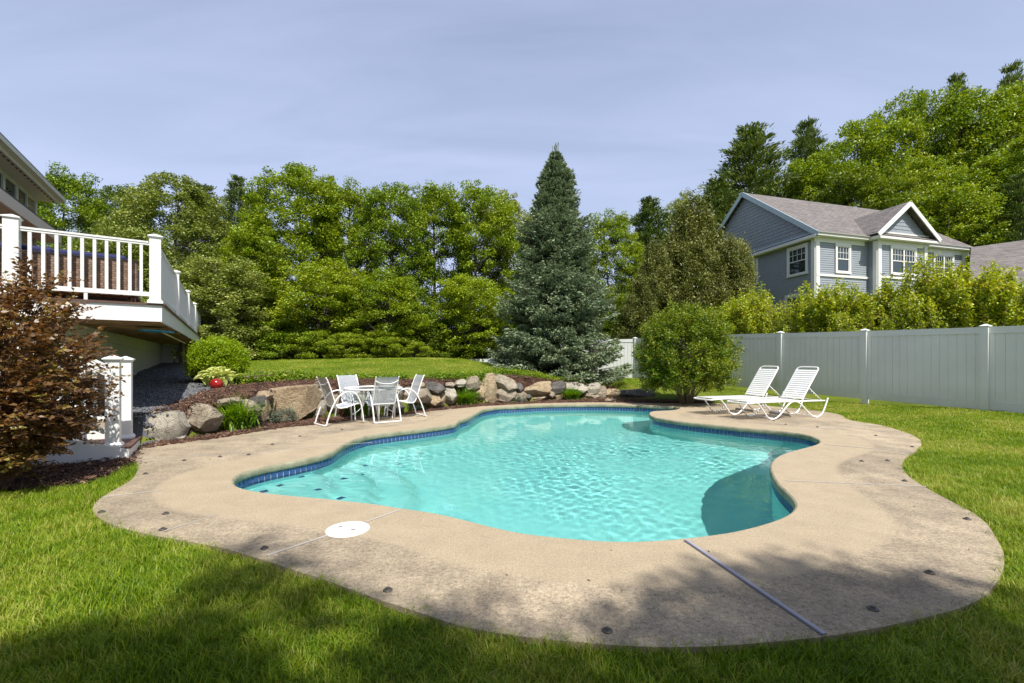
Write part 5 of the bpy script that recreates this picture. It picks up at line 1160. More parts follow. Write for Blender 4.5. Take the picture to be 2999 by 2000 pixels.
# ---- hero blue spruce
def spruce():
    r = np.random.default_rng(51); hgt, rx = 8.55, 2.65; s = MB(); C = []; A = []
    s.tube([(0,0,-.2),(0,0,hgt*.5),(0,0,hgt)], [.20,.11,.012], 8); lv = []
    n = 50
    for i in range(n):
        t = (i+.5*r.random())/n; z = .12+(hgt-.25)*t
        Lm = rx*(1-t)**.80*(.98 if t > .14 else .92)*(1+.10*math.sin(t*23)+.06*math.sin(t*51))+.08; m_ = 12 if t < .55 else (11 if t < .8 else 9)
        for j in range(m_):
            th = 6.283*(j+r.random()*.8)/m_+i*2.4; L1 = Lm*(.62+.46*r.random()**.7); dz = -.16*L1+.10*L1*t*3; ca, sa = math.cos(th), math.sin(th)
            b0_ = np.array((0,0,z+.05)); 
            def at(u): return b0_+np.array((ca*L1*u, sa*L1*u, dz*u*1.1-.10*L1*math.sin(u*math.pi)*.5+.14*L1*u**3))
            s.tube([at(0), at(.5), at(1)], [.022*(1-t)+.008, .012, .005], 4, cap=False)
            k = int(44*L1/1.0*2.0)+26; u = .16+.86*r.random(k)**.62; wd = (.10+.30*L1*.62*np.sin(np.clip(u,0,1)*math.pi*.86)**.8)
            q = (r.random(k)*2-1)*wd; cen = np.stack([at(a) for a in u]); cen[:,0] += -sa*q; cen[:,1] += ca*q; cen[:,2] += -np.abs(q)*.18+r.normal(size=k)*.03
            d = np.stack([ca*.9-sa*np.sign(q)*.75, sa*.9+ca*np.sign(q)*.75, np.full(k, -.1)+.7*t+r.normal(size=k)*.25], 1)
            # tufts: three blades round each shoot
            for w_i in range(2):
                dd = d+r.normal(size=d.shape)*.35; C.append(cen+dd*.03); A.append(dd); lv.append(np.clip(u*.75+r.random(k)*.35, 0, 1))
    for j in range(90):
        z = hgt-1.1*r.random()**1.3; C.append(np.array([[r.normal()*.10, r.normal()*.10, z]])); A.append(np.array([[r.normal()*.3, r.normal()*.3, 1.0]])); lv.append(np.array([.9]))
    for j in range(7):
        x, y = r.normal()*.13, r.normal()*.13; zt = hgt+.05+.35*r.random(); s.tube([(x*.3,y*.3,hgt-.9),(x,y,zt)], [.02,.008], 4)
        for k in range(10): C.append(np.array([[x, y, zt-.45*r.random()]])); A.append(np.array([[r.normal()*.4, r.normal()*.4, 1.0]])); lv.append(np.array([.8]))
    return s.mesh('trunk', True), leaf_mesh('crown', np.vstack(C), .135, .042, np.vstack(A), r, .25, lv=np.concatenate(lv))
tm_, cm_ = spruce()
def place(px, py_base, Y): return (px-CX)/F*Y
S_Y = 17.4; sx0 = (1628-CX)/F*S_Y
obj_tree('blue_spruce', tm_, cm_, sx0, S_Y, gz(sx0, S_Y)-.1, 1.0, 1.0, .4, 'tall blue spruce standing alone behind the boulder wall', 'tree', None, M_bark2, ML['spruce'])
# ---- background trees: (x2351, top2351, Y, width2351, variant, material, label)
BG = [
 (150,392,23,190,0,'bright','bright green maple just right of the tan house eave'),
 (280,430,27,170,2,'deep','dark green broadleaf tree behind the railing'),
 (395,405,24,260,2,'pale','tall pale green broadleaf tree above the deck corner'),
 (500,590,19,250,4,'pale','lower pale green broadleaf tree between deck and low hedge'),
 (300,520,20,240,4,'pale','pale green broadleaf tree seen over the deck railing'),
 (600,510,24,150,1,'bright','bright green sapling right of the pines'),
 (690,380,25,190,1,'bright','tallest bright green broadleaf tree left of centre'),
 (800,425,26,190,0,'yellow','yellow-green oak, second right of the tallest broadleaf'),
 (905,418,25,190,2,'bright','round topped oak at the middle of the tree line'),
 (1000,428,27,180,0,'yellow','yellow-green oak left of the spruce'),
 (1095,425,26,170,1,'bright','upright broadleaf touching the left side of the spruce'),
 (1165,450,29,150,1,'pale','slender pale tree peeking behind the spruce on its left'),
 (750,600,21.5,210,5,'yellow','low yellow-green oak in front of the tree line, left'),
 (900,625,21.5,200,4,'yellow','low branching oak in front of the tree line, middle'),
 (1080,630,22,180,5,'bright','low bright tree in front of the tree line beside the spruce'),
 (1400,490,27,150,0,'bright','airy broadleaf tree just right of the spruce'),
 (1565,445,31,110,1,'pale','thin pale tree rising between the pine and the olive pine'),
 (1880,345,40,210,3,'bright','broadleaf tree above the left roof ridge of the blue house'),
 (1985,268,42,230,1,'bright','tall broadleaf tree above the middle of the blue roof'),
 (2075,215,43,250,2,'yellow','tall yellow-green tree above the bay gable'),
 (2110,360,37,200,1,'yellow','mid-height tree behind the bay gable'),
 (2200,205,41,250,1,'yellow','very tall yellow-green tree above the right end of the blue house'),
 (2320,190,40,250,3,'yellow','tallest yellow-green tree at the right edge'),
 (2260,360,34,200,3,'yellow','green tree over the grey wing at the right edge'),
 (2370,300,33,240,3,'bright','bushy green tree cut by the right edge'),
 (1960,380,36,220,3,'deep','dark green tree directly behind the blue roof'),
 (2180,420,33,220,1,'bright','bright tree low behind the right end of the blue roof'),
]
for (x, top, Y, wd, v, ml, lab) in BG:
    px, py = x*1.27562, top*1.27562; X = (px-CX)/F*Y; zb = 1.1 if X < 3 else .5; zt = H+(YH-py)/F*Y; hgt = zt-zb; base_w = {0:3.0,1:2.6,2:3.4,3:2.4,4:2.6,5:2.2}[v]*2.05; bh = {4:6.0,5:5.5}.get(v, 10.0)
    sw_ = wd*1.27562/F*Y/base_w*(.80 if X > 8 else 1.0); obj_tree('broadleaf_tree', DV[v][0], DV[v][1], X, Y, zb, sw_*1.22, hgt/bh, rt_.random()*6.28, lab, 'tree', 'broadleaf trees round the garden', M_bark, ML[ml])
PI = [(470,425,31,190,0,'dark pine left of the spindly pine above the deck corner'),(548,405,32,140,0,'spindly pine with the pointed tip above the deck railing'),(592,455,30,140,0,'shorter dark pine right of the spindly pine'),
 (760,405,33,80,0,'pine tip behind the tallest broadleaf tree'),(1490,455,30,190,0,'dark pine with open limbs between spruce and olive pine'),(1722,292,41,290,0,'large dark pine at the left end of the blue roof'),
 (1650,410,38,230,0,'lower dark pine left of the large pine'),(1852,278,46,190,0,'pine tip above the blue roof ridge'),(2195,172,48,140,0,'pine tip above the tall yellow-green tree'),(2320,150,47,160,1,'leaning pine tip at the top right'),(2345,400,30,170,1,'open limbed pine at the right edge above the wing')]
for (x, top, Y, wd, v, lab) in PI:
    px, py = x*1.27562, top*1.27562; X = (px-CX)/F*Y; zb = 1.1 if X < 3 else .5; zt = H+(YH-py)/F*Y
    sw_ = wd*1.27562/F*Y/5.6; o = obj_tree('pine_tree', PV[v][0], PV[v][1], X, Y, zb, sw_*1.15, (zt-zb)/13.0, rt_.random()*6.28, lab, 'tree', 'pines among the background trees', M_bark2, ML['pine'])
# far dark wood that closes the view
def far_wood():
    r = np.random.default_rng(77); C = []; rad = []
    for i in range(520):
        a = r.uniform(-.95, .95); Y = r.uniform(46,60); X = a*Y*1.15; top = 8.0 if a < .2 else (12 if a < .45 else 19); z = r.random()**.8*top*(.75+.25*math.sin(a*17)); 
        if .06 < a < .2 and r.random() < .5: continue
        C.append((X, Y, z)); rad.append(1.5+r.random())
    P = puffs(np.array(C), rad, [130]*len(C), r, .7, .3); me = leaf_mesh('far_wood', P, .42, .30, None, r); o = link('far_wood', me, None, ML['deep']); tag(o, 'dark woodland filling the gaps far behind the garden trees', 'woodland', kind='stuff')
far_wood()
# understory shrubs along the back of the raised lawn
for (x, top, Y, wd, ml, lab) in [(640,735,20,170,'bright','bright low shrub behind the crest right of the round green shrub'),(560,690,21,220,'pale','pale shrub mass behind the round green shrub'),(730,760,19.6,140,'yellow','yellow-green low shrub on the crest, left of the row'),
   (800,765,19.6,130,'yellow','yellow-green low shrub on the crest, middle of the row'),(880,760,19.8,140,'yellow','yellow-green low shrub on the crest, right of the row'),(955,785,20,90,'yellow','small loose shrub at the right end of the crest row'),
   (1010,735,22,150,'deep','dark understory shrub beneath the oaks'),(1090,745,23,150,'deep','dark understory shrub left of the spruce foot'),(1150,700,25,150,'deep','dark understory shrub behind the spruce'),(900,700,25,200,'deep','dark understory shrub under the middle oaks'),(780,690,25,200,'deep','dark understory shrub under the left oaks'),(1400,740,26,140,'deep','dark understory shrub right of the spruce'),(1450,720,25,150,'deep','dark understory shrub before the open pine'),(1560,700,23.5,200,'deep','dark understory shrub behind the round bush')]:
    px, py = x*1.27562, top*1.27562; X = (px-CX)/F*Y; zb = gz(X, Y)-.15; zt = H+(YH-py)/F*Y; hgt = max(.8, zt-zb)
    obj_tree('shrub', UV[0], UV[1], X, Y, zb, wd*1.27562/F*Y/5.3, hgt/4.2, rt_.random()*6.28, lab, 'shrub', 'shrubs along the back of the garden', M_bark, ML[ml])
# olive bushy pine
def bushy_pine():
    r = np.random.default_rng(61); n = 430; C = crown_puffs(r, n, 2.5, .6, 9.2, lambda t: (.85+.5*t) if t < .3 else max(.12, 1.0-(t-.30)*1.15), .35, .50)
    P = []; A = []
    for c in C:
        k = 190; u = r.random(k); d = r.normal(size=(k,3))*.75+np.array([c[0]*.15, c[1]*.15, .8]); off = r.normal(size=(k,3))*np.array([.13,.13,.20]); P.append(c+off*1.15); A.append(d)
    order = np.argsort(r.random(n)); return limb_mesh('trunk', C[order], .6, .16, r, (0,0), 70), leaf_mesh('crown', np.vstack(P), .14, .045, np.vstack(A), r, .2)
bp_t, bp_c = bushy_pine(); Y = 20.5
for (x, top, Y, wd, lab) in [(1592,478,24,280,'bushy olive green pine between the spruce and the blue house'),(1505,570,23,180,'lower left olive pine beside the spruce'),(1690,560,22,160,'smaller olive pine against the blue gable')]:
    px, py = x*1.27562, top*1.27562; X = (px-CX)/F*Y; zt = H+(YH-py)/F*Y
    obj_tree('olive_pine', bp_t, bp_c, X, Y, .3, wd*1.27562/F*Y/5.2, (zt-.3)/9.5, rt_.random()*6.28, lab, 'tree', 'olive pines behind the fence', M_bark2, ML['brownpine'])
# upright shrubs with bare lower stems behind the fence
M_stem = simple('tan_shrub_stems', (.23,.18,.11), .85, var=.3, scale=5)
def stem_shrub(seed, hgt=3.6, rx=1.35, ns=46, leafy=.38, leaf=.085, per=190):
    r = np.random.default_rng(seed); s = MB(); C = []; A = []
    for i in range(ns):
        th = r.random()*6.283; k = math.sqrt(r.random()); tip = Vector((rx*k*math.cos(th), rx*k*math.sin(th), hgt*(1-.28*k*k)*(.72+.33*r.random()))); b0_ = Vector((.25*k*math.cos(th), .25*k*math.sin(th), 0))
        m1 = b0_.lerp(tip, .5)+Vector((r.normal()*.10, r.normal()*.10, .1)); s.tube([b0_, m1, tip], [.016,.011,.004], 4, cap=False)
        for q in range(3):
            u0 = .35+.5*r.random(); p0 = m1.lerp(tip, u0); e = p0+Vector((r.normal()*.22, r.normal()*.22, .30)); s.tube([p0, e], [.006,.003], 3, cap=False)
            kk = per//5; C.append(np.array(p0)+np.outer(r.random(kk), np.array(e-p0))+r.normal(size=(kk,3))*.045)
        kk = per; u = leafy+(1-leafy)*r.random(kk)**.8; u2 = np.clip(u*2-1, 0, 1); base = np.where(u[:,None] < .5, np.array(b0_)+(np.array(m1)-np.array(b0_))*(u*2)[:,None], np.array(m1)+(np.array(tip)-np.array(m1))*u2[:,None])
        C.append(base+r.normal(size=(kk,3))*np.array([.07,.07,.05]))
    P = np.vstack(C); return s.mesh('stems', True), leaf_mesh('crown', P, leaf, leaf*.6, None, r, .2)
SV = [stem_shrub(71), stem_shrub(72, rx=1.1, leafy=.5), stem_shrub(73, rx=1.5, per=45, leafy=.78)]
ML['forsythia'] = leaf_mat('lime_shrub_leaves', (.14,.21,.010), (.34,.43,.022), (.54,.50,.07), trans=.30, sc=2.0)
for (x, top, Y, wd, v, lab) in [(1660,690,18.8,130,1,'lime shrub right behind the round bush'),(1735,640,18,130,0,'dark-topped lime shrub left of the bare twigs'),(1690,660,19,110,0,'lime shrub over the far fence panel'),(1805,652,17,110,2,'bare twiggy shrub above the fence'),(1850,660,16.6,90,2,'second bare twiggy shrub above the fence'),
   (1890,615,16.5,120,1,'lime shrub in front of the blue corner board'),(1945,640,16,110,0,'lime shrub under the single front window'),(2005,625,15.6,120,1,'lime shrub left of the bay window'),(2070,600,15.2,110,1,'lime shrub just left of the double window'),(2135,560,14.6,150,0,'tall lime shrub before the double window'),
   (2200,590,14.2,130,0,'lime shrub right of the double window'),(2250,568,13.6,140,1,'tallest yellow shrub near the grey wing'),(2310,590,13.2,120,0,'yellow shrub at the right edge before the wing'),(1970,680,15,110,2,'twiggy shrub low between the lime shrubs'),(2110,650,14,130,2,'twiggy shrub low under the bay')]:
    px, py = x*1.27562, top*1.27562; X = (px-CX)/F*Y; zt = H+(YH-py)/F*Y; rr = {0:1.45,1:1.2,2:1.6}[v]
    r_ = empty('upright_shrub', (X, Y, .2), rt_.random()*6.28); sc_ = wd*1.27562/F*Y/(2*rr)*1.35; r_.scale = (sc_, sc_, (zt-.2)/3.85); tag(r_, lab, 'shrub', 'upright shrubs behind the white fence')
    a = link('stems', SV[v][0], r_, M_stem); c = link('crown', SV[v][1], r_, ML['forsythia'])
# round bush in front of the fence
def round_bush(seed, rx, hgt, n, leaf, per, zc=.5, ml=None, stems=60, r0=.012, jag=.06):
    r = np.random.default_rng(seed); s = MB(); C = []
    for i in range(stems):
        th = r.random()*6.283; ph = math.acos(1-1.45*r.random()); d = np.array([math.sin(ph)*math.cos(th), math.sin(ph)*math.sin(th), math.cos(ph)]); e = np.array([0,0,hgt*zc])+d*np.array([rx, rx, hgt*(1-zc)])*.9
        s.tube([(d[0]*.12, d[1]*.12, 0), (e[0]*.45, e[1]*.45, e[2]*.52), tuple(e)], [r0, r0*.7, r0*.3], 4, cap=False)
    for i in range(n):
        th = r.random()*6.283; cz = 1-1.72*r.random(); ph = math.acos(cz); k = .55+.45*r.random()**.45; d = np.array([math.sin(ph)*math.cos(th), math.sin(ph)*math.sin(th), cz])
        c = np.array([0,0,hgt*zc])+d*np.array([rx, rx, hgt*(1-zc) if cz > 0 else hgt*zc*.95])*k*(1+jag*r.normal()); kk = per; L1 = leaf*3.2
        C.append(c+np.outer(r.random(kk), d*.6+np.array([0,0,.6]))*L1+r.normal(size=(kk,3))*leaf*.9)
    return s.mesh('stems', True), leaf_mesh('crown', np.vstack(C), leaf, leaf*.62, None, r, .2)
a, c = round_bush(81, 1.24, 2.70, 1500, .062, 36, .50, stems=90, jag=.12); bx_ = (2009-CX)/F*13.4
o = empty('round_bush', (bx_, 13.4, -.03)); tag(o, 'large round green bush standing left of the loungers', 'bush'); link('stems', a, o, M_stem); ML['lilac'] = leaf_mat('mid_green_bush_leaves', (.060,.115,.008), (.165,.245,.018), (.32,.31,.05), trans=.35, sc=2.5); link('crown', c, o, ML['lilac'])
# spirea: bright green shrub by the deck end
a, c = round_bush(82, .55, .98, 850, .042, 60, .45, stems=40); Y = 10.9; X = (640-CX)/F*Y
o = empty('round_shrub', (X, Y, gz(X, Y)-.02)); tag(o, 'dense bright green shrub at the end of the deck', 'shrub'); link('stems', a, o, M_stem); ML['spirea'] = leaf_mat('bright_lime_leaves', (.12,.21,.006), (.26,.38,.014), (.36,.46,.03), trans=.4, sc=3.0); link('crown', c, o, ML['spirea'])
# purple-leaved shrub, close to the camera on the left
def ninebark():
    r = np.random.default_rng(91); s = MB(); C = []; A = []; lv = []; rx, hgt = .80, 2.22
    for i in range(165):
        th = r.random()*6.283; ph = math.acos(1-1.62*r.random()); d = np.array([math.sin(ph)*math.cos(th), math.sin(ph)*math.sin(th), math.cos(ph)]); k = .78+.26*r.random()
        e = np.array([0,0,hgt*.50])+d*np.array([rx, rx, hgt*.50])*k; b0_ = np.array([d[0]*.10, d[1]*.10, 0.0]); m1 = np.array([e[0]*.55, e[1]*.55, max(.2, e[2]*.70)]); pts = catmull([b0_, m1, e], 6)
        s.tube([tuple(p) for p in pts], list(np.linspace(.008,.0025,len(pts))), 5, cap=False)
        for q in range(11):
            u = .25+.75*r.random()**.8; p0 = pts[min(int(u*len(pts)), len(pts)-1)]; sdv = r.normal(size=3)*.5+d; sdv[2] = sdv[2]*.5+.25; sdv /= np.linalg.norm(sdv); L1 = .14+.22*r.random(); p1 = p0+sdv*L1; s.tube([tuple(p0), tuple(p1)], [.0035,.0018], 3, cap=False)
            kk = 12
            for j in range(kk):
                f = (j+.5)/kk; sg = 1 if j % 2 else -1; cr = np.cross(sdv, [0,0,1]); cr /= np.linalg.norm(cr)+1e-9; ax = sdv*.5+cr*sg+r.normal(size=3)*.35; ax /= np.linalg.norm(ax); C.append(p0+sdv*L1*f+ax*.028); A.append(ax); lv.append(np.clip(.15+.5*r.random()+(.3 if q > 4 else 0), 0, 1))
    C = np.array(C); return s.mesh('stems', True), leaf_mesh('foliage', C, .050, .036, np.array(A), r, .22, lv=np.array(lv))
a, c = ninebark(); o = empty('purple_shrub', (-5.30,4.72,.0)); tag(o, 'coppery purple leaved shrub in the mulch in front of the stairs', 'shrub')
ML['purple'] = leaf_mat('copper_purple_leaves', (.070,.036,.018), (.235,.130,.045), (.38,.38,.085), trans=.38, rough=.38, sc=2.0, spec=.5)
link('stems', a, o, simple('brown_twigs', (.13,.075,.05), .8)); tag(link('foliage', c, o, ML['purple']), kind='stuff')
# ---- strap-leaved clumps
def blade_clump(seed, n, L0, spread, w, name='leaves'):
    r = np.random.default_rng(seed); V = []; Fq = []; lv = []
    for i in range(n):
        th = r.random()*6.283; L1 = L0*(.6+.5*r.random()); lean = .25+.95*r.random(); x0, y0 = r.normal()*spread*.28, r.normal()*spread*.28; ca, sa = math.cos(th), math.sin(th); m_ = 5; b = len(V); v = r.random()
        for j in range(m_+1):
            t = j/m_; out = L1*lean*.62*t**1.5; z = L1*(t-.42*lean*t**2.4); ww = w*(1-t**2.2)*.5+.0008
            for sg in (-1, 1): V.append((x0+ca*out-sa*ww*sg, y0+sa*out+ca*ww*sg, z+.0)); lv.append(v)
        for j in range(m_): Fq.append((b+2*j, b+2*j+1, b+2*j+3, b+2*j+2))
    me = np_mesh(name, V, Fq, True); at = me.attributes.new('lv', 'FLOAT', 'POINT'); at.data.foreach_set('value', np.array(lv, np.float32)); return me
ML['lily'] = leaf_mat('daylily_blades', (.06,.15,.008), (.14,.28,.016), (.24,.38,.04), trans=.35, sc=6.0)
lil = [blade_clump(101, 640, .72, .30, .017, 'blade_clump'), blade_clump(102, 520, .62, .24, .016, 'blade_clump')]
for (px, Yo, sc_, v, lab) in [((668,1262),0,1.02,0,'big clump of daylily blades between the grey boulder and the deck'),((1360,1188),0,.95,1,'daylily clump against the middle of the boulder wall'),((1677,1173),0,.78,1,'smaller daylily clump near the right end of the boulder wall'),((1052,1221),0,.80,1,'daylily clump half hidden behind the patio table')]:
    x, y = G(*px); o = link('daylily', lil[v], None, ML['lily']); o.location = (x, y+.10, 0); o.scale = (sc_*1.45, sc_*1.3, sc_); o.rotation_euler = (0,0,0); tag(o, lab, 'daylily', 'daylily clumps along the boulder wall')
# catmint tufts
a, c = round_bush(111, .26, .24, 260, .022, 16, .3, stems=10, r0=.003); ML['mint'] = leaf_mat('grey_green_herb', (.07,.095,.06), (.15,.18,.12), (.22,.24,.20), trans=.2, sc=4)
for (px, lab, s_) in [((826,1238),'blue-grey herb tuft in front of the largest tan boulder',1.0),((1205,1204),'blue-grey herb tuft behind the rightmost patio chair',1.25),((1520,1179),'blue-grey herb tuft under the wide rounded boulder',.9)]:
    x, y = G(*px); o = empty('herb_tuft', (x, y+.05, 0)); o.scale = (s_,)*3; tag(o, lab, 'herb', 'grey herb tufts in the mulch strip'); link('crown', c, o, ML['mint'])
# hosta with separate leaves
ML['hosta'] = leaf_mat('hosta_leaf', (.22,.33,.05), (.62,.66,.22), (.80,.80,.45), trans=.3, sc=12)
ho_m = [];
for k in range(3):
    V = []; Fq = []; L1 = .30; n = 7
    for j in range(n+1):
        t = j/n; wv_ = .055*math.sin(math.pi*min(1, t*.97+.03))**.7*(1-.25*t)+.001; out = L1*t; z = .20*math.sin(t*2.0)-.10*t*t+.02*k*t
        V += [(out, -wv_, z+.018), (out, 0, z), (out, wv_, z+.018)]
    for j in range(n): Fq += [(3*j, 3*j+1, 3*j+4, 3*j+3), (3*j+1, 3*j+2, 3*j+5, 3*j+4)]
    me = mesh('leaf', V, Fq, True); at = me.attributes.new('lv', 'FLOAT', 'POINT'); at.data.foreach_set('value', [(.8 if i % 3 != 1 else .1) for i in range(len(V))]); me.materials.append(ML['hosta']); ho_m.append(me)
Y = 10.15; X = (640-CX)/F*Y; ho = empty('hosta', (X, Y, gz(X, Y)+.02)); tag(ho, 'variegated yellow hosta behind the red ball', 'hosta')
for k in range(64):
    l = link('leaf', ho_m[k % 3], ho); l.location = (rt_.normal()*.10, rt_.normal()*.08, 0); l.rotation_euler = (rt_.normal()*.2, -.10-.95*rt_.random()*(1 if k % 2 else .4), k*2.4+rt_.random()); s_ = 1.0+.6*rt_.random(); l.scale = (s_, s_, s_)
# red ball
Y = 9.75; X = (634-CX)/F*Y; bm = bmesh.new(); bmesh.ops.create_uvsphere(bm, u_segments=32, v_segments=20, radius=.125); me = bpy.data.meshes.new('red_ball'); bm.to_mesh(me); bm.free(); me.polygons.foreach_set('use_smooth', [True]*len(me.polygons))
M_red = simple('red_gazing_ball', (.26,.012,.010), .12, var=.15, scale=8, spec=.7); o = link('red_ball', me, None, M_red); o.location = (X, Y, gz(X, Y)+.145); tag(o, 'glossy dark red ball lying on the mulch before the hosta', 'ball')
# geranium bed with flowers
def flower_bed(name, pts, rad, hgt, n, label, cat, ml, flowers=0, leaf=.045, per=40, seed=5):
    r = np.random.default_rng(seed); C = []; FC = []
    P = catmull(pts, 8)
    for i in range(n):
        p = P[r.integers(len(P))]; x, y = p[0]+r.normal()*rad*.5, p[1]+r.normal()*rad*.4; z = gz(x, y)+hgt*(.25+.75*r.random()); C.append(np.array([x, y, z])+r.normal(size=(per,3))*np.array([.07,.07,.05]))
    C = np.vstack(C); base = C.mean(0); o = empty(name, tuple(base)); tag(o, label, cat); tag(link('foliage', leaf_mesh('foliage', C-base, leaf, leaf*.8, None, r, .15), o, ml), kind='stuff')
    if flowers:
        M_f = bpy.data.materials.get('magenta_petals') or leaf_mat('magenta_petals', (.38,.06,.30), (.60,.16,.48), trans=.3)
        fm = MB()
        for k in range(5):
            t = 6.283*k/5; fm.add([(0,0,0),(.018*math.cos(t-.5),.018*math.sin(t-.5),.006),(.027*math.cos(t),.027*math.sin(t),.008),(.018*math.cos(t+.5),.018*math.sin(t+.5),.006)], [(0,1,2,3)])
        fme = fm.mesh('flower'); fme.materials.append(M_f)
        for i in range(flowers):
            p = P[r.integers(len(P))]; x, y = p[0]+r.normal()*rad*.5, p[1]+r.normal()*rad*.4-.05; z = gz(x, y)+hgt*(1.0+.25*r.random()); f = link('flower', fme, o); f.location = (x-base[0], y-base[1], z-base[2]+.01); f.rotation_euler = (.7+r.normal()*.3, r.normal()*.3, r.random()*6); s_ = .8+r.random()*.6; f.scale = (s_,)*3
    return o
ML['ger'] = leaf_mat('groundcover_leaves', (.08,.16,.010), (.19,.30,.020), (.32,.38,.04), trans=.35, sc=4)
def bpath(l): return [((px-CX)/F*Y, Y) for px, Y in l]
flower_bed('geranium_bed', bpath([(690,10.5),(760,10.8),(820,11.1),(880,11.4)]), .24, .17, 420, 'low mound of pink geraniums right of the hosta', 'flowers', ML['ger'], 70)
flower_bed('groundcover', bpath([(905,11.4),(1000,11.7),(1100,12.1),(1180,12.7)]), .14, .08, 200, 'green creeping plants above the wall behind the patio table', 'groundcover', ML['ger'], 8, seed=6)
flower_bed('groundcover', bpath([(1270,13.1),(1320,13.3),(1390,13.6),(1440,13.9)]), .20, .10, 420, 'leafy groundcover over the wall above the second daylily', 'groundcover', ML['ger'], 0, seed=7)
flower_bed('groundcover', bpath([(1440,14.3),(1490,14.5),(1530,14.6),(1570,14.9)]), .24, .11, 420, 'leafy groundcover spilling over the middle of the wall', 'groundcover', ML['ger'], 0, seed=8)
flower_bed('groundcover', bpath([(1560,14.75),(1600,15.0),(1680,15.6)]), .18, .10, 160, 'thin groundcover above the wide rounded boulder', 'groundcover', ML['ger'], 0, seed=9)
# shadow-casting trees behind the camera (the garden goes on there)
for (x, y, s_, hz_, lab) in SHADE: obj_tree('garden_tree', DV[3][0], DV[3][1], x, y, 0, s_, hz_, x*3, lab, 'tree', 'garden trees behind the viewpoint', M_bark, ML['deep'])
# ---------------------------------------------------------------- grass, bark chips and gravel (stuff)
def scatter(name, P, rot, scl, vid, sources, kind_m, label=None):
    """points with attributes; geometry nodes copy the source clump meshes onto them"""
    me = bpy.data.meshes.new(name); me.vertices.add(len(P)); me.vertices.foreach_set('co', np.asarray(P, np.float32).ravel())
    a = me.attributes.new('rotv', 'FLOAT_VECTOR', 'POINT'); a.data.foreach_set('vector', np.asarray(rot, np.float32).ravel())
    a = me.attributes.new('scl', 'FLOAT_VECTOR', 'POINT'); a.data.foreach_set('vector', np.asarray(scl, np.float32).ravel())
    a = me.attributes.new('vid', 'INT', 'POINT'); a.data.foreach_set('value', np.asarray(vid, np.int32))
    o = link(name, me); tag(o, kind='stuff')
    ng = bpy.data.node_groups.new(name+'_nodes', 'GeometryNodeTree'); ng.interface.new_socket('Geometry', in_out='INPUT', socket_type='NodeSocketGeometry'); ng.interface.new_socket('Geometry', in_out='OUTPUT', socket_type='NodeSocketGeometry')
    gi = ng.nodes.new('NodeGroupInput'); go = ng.nodes.new('NodeGroupOutput'); iop = ng.nodes.new('GeometryNodeInstanceOnPoints'); iop.inputs['Pick Instance'].default_value = True
    gin = ng.nodes.new('GeometryNodeGeometryToInstance')
    for s_ in sources[::-1]:
        oi = ng.nodes.new('GeometryNodeObjectInfo'); oi.inputs['Object'].default_value = s_; oi.transform_space = 'ORIGINAL'; ng.links.new(oi.outputs['Geometry'], gin.inputs[0])
    def attr(nm, ty):
        n = ng.nodes.new('GeometryNodeInputNamedAttribute'); n.data_type = ty; n.inputs['Name'].default_value = nm; return n.outputs[0]
    ng.links.new(gi.outputs[0], iop.inputs['Points']); ng.links.new(gin.outputs[0], iop.inputs['Instance']); ng.links.new(attr('vid', 'INT'), iop.inputs['Instance Index'])
    e2r = ng.nodes.new('FunctionNodeEulerToRotation'); ng.links.new(attr('rotv', 'FLOAT_VECTOR'), e2r.inputs[0]); ng.links.new(e2r.outputs[0], iop.inputs['Rotation']); ng.links.new(attr('scl', 'FLOAT_VECTOR'), iop.inputs['Scale'])
    ng.links.new(iop.outputs[0], go.inputs[0]); md = o.modifiers.new('scatter', 'NODES'); md.node_group = ng
    return o
def grass_material():
    m, nt, b = mat('grass_blades'); out = nt.nodes['Material Output']; g = N(nt, 'ShaderNodeNewGeometry'); at = N(nt, 'ShaderNodeAttribute', attribute_name='lv')
    n1 = N(nt, 'ShaderNodeTexNoise', inp={'Scale': .8, 'Detail': 4.0, 'Roughness': .6}); nt.links.new(g.outputs['Position'], n1.inputs[0])
    n2 = N(nt, 'ShaderNodeTexNoise', inp={'Scale': 7.0, 'Detail': 2.0}); nt.links.new(g.outputs['Position'], n2.inputs[0])
    a = N(nt, 'ShaderNodeMath', operation='MULTIPLY_ADD', inp={1: .45}); nt.links.new(at.outputs['Fac'], a.inputs[0]); 
    a0 = N(nt, 'ShaderNodeMath', operation='MULTIPLY_ADD', inp={1: 1.0, 2: -.19}); nt.links.new(n1.outputs[0], a0.inputs[0]); nt.links.new(a0.outputs[0], a.inputs[2])
    a2 = N(nt, 'ShaderNodeMath', operation='MULTIPLY_ADD', inp={1: .30}); nt.links.new(n2.outputs[0], a2.inputs[0]); nt.links.new(a.outputs[0], a2.inputs[2])
    r = ramp(nt, [(.34, (.055,.128,.004)), (.57, (.140,.245,.006)), (.76, (.265,.350,.014)), (.97, (.48,.43,.12))], a2.outputs[0]); nt.links.new(r.outputs[0], b.inputs['Base Color']); b.inputs['Roughness'].default_value = .45; b.inputs['Specular IOR Level'].default_value = .25
    tr = N(nt, 'ShaderNodeBsdfTranslucent'); hs = N(nt, 'ShaderNodeHueSaturation', inp={'Hue': .49, 'Saturation': 1.1, 'Value': 1.4}); nt.links.new(r.outputs[0], hs.inputs['Color']); nt.links.new(hs.outputs[0], tr.inputs[0])
    mx = N(nt, 'ShaderNodeMixShader', inp={0: .30}); nt.links.new(b.outputs[0], mx.inputs[1]); nt.links.new(tr.outputs[0], mx.inputs[2]); nt.links.new(mx.outputs[0], out.inputs[0]); return m
M_grass = grass_material()
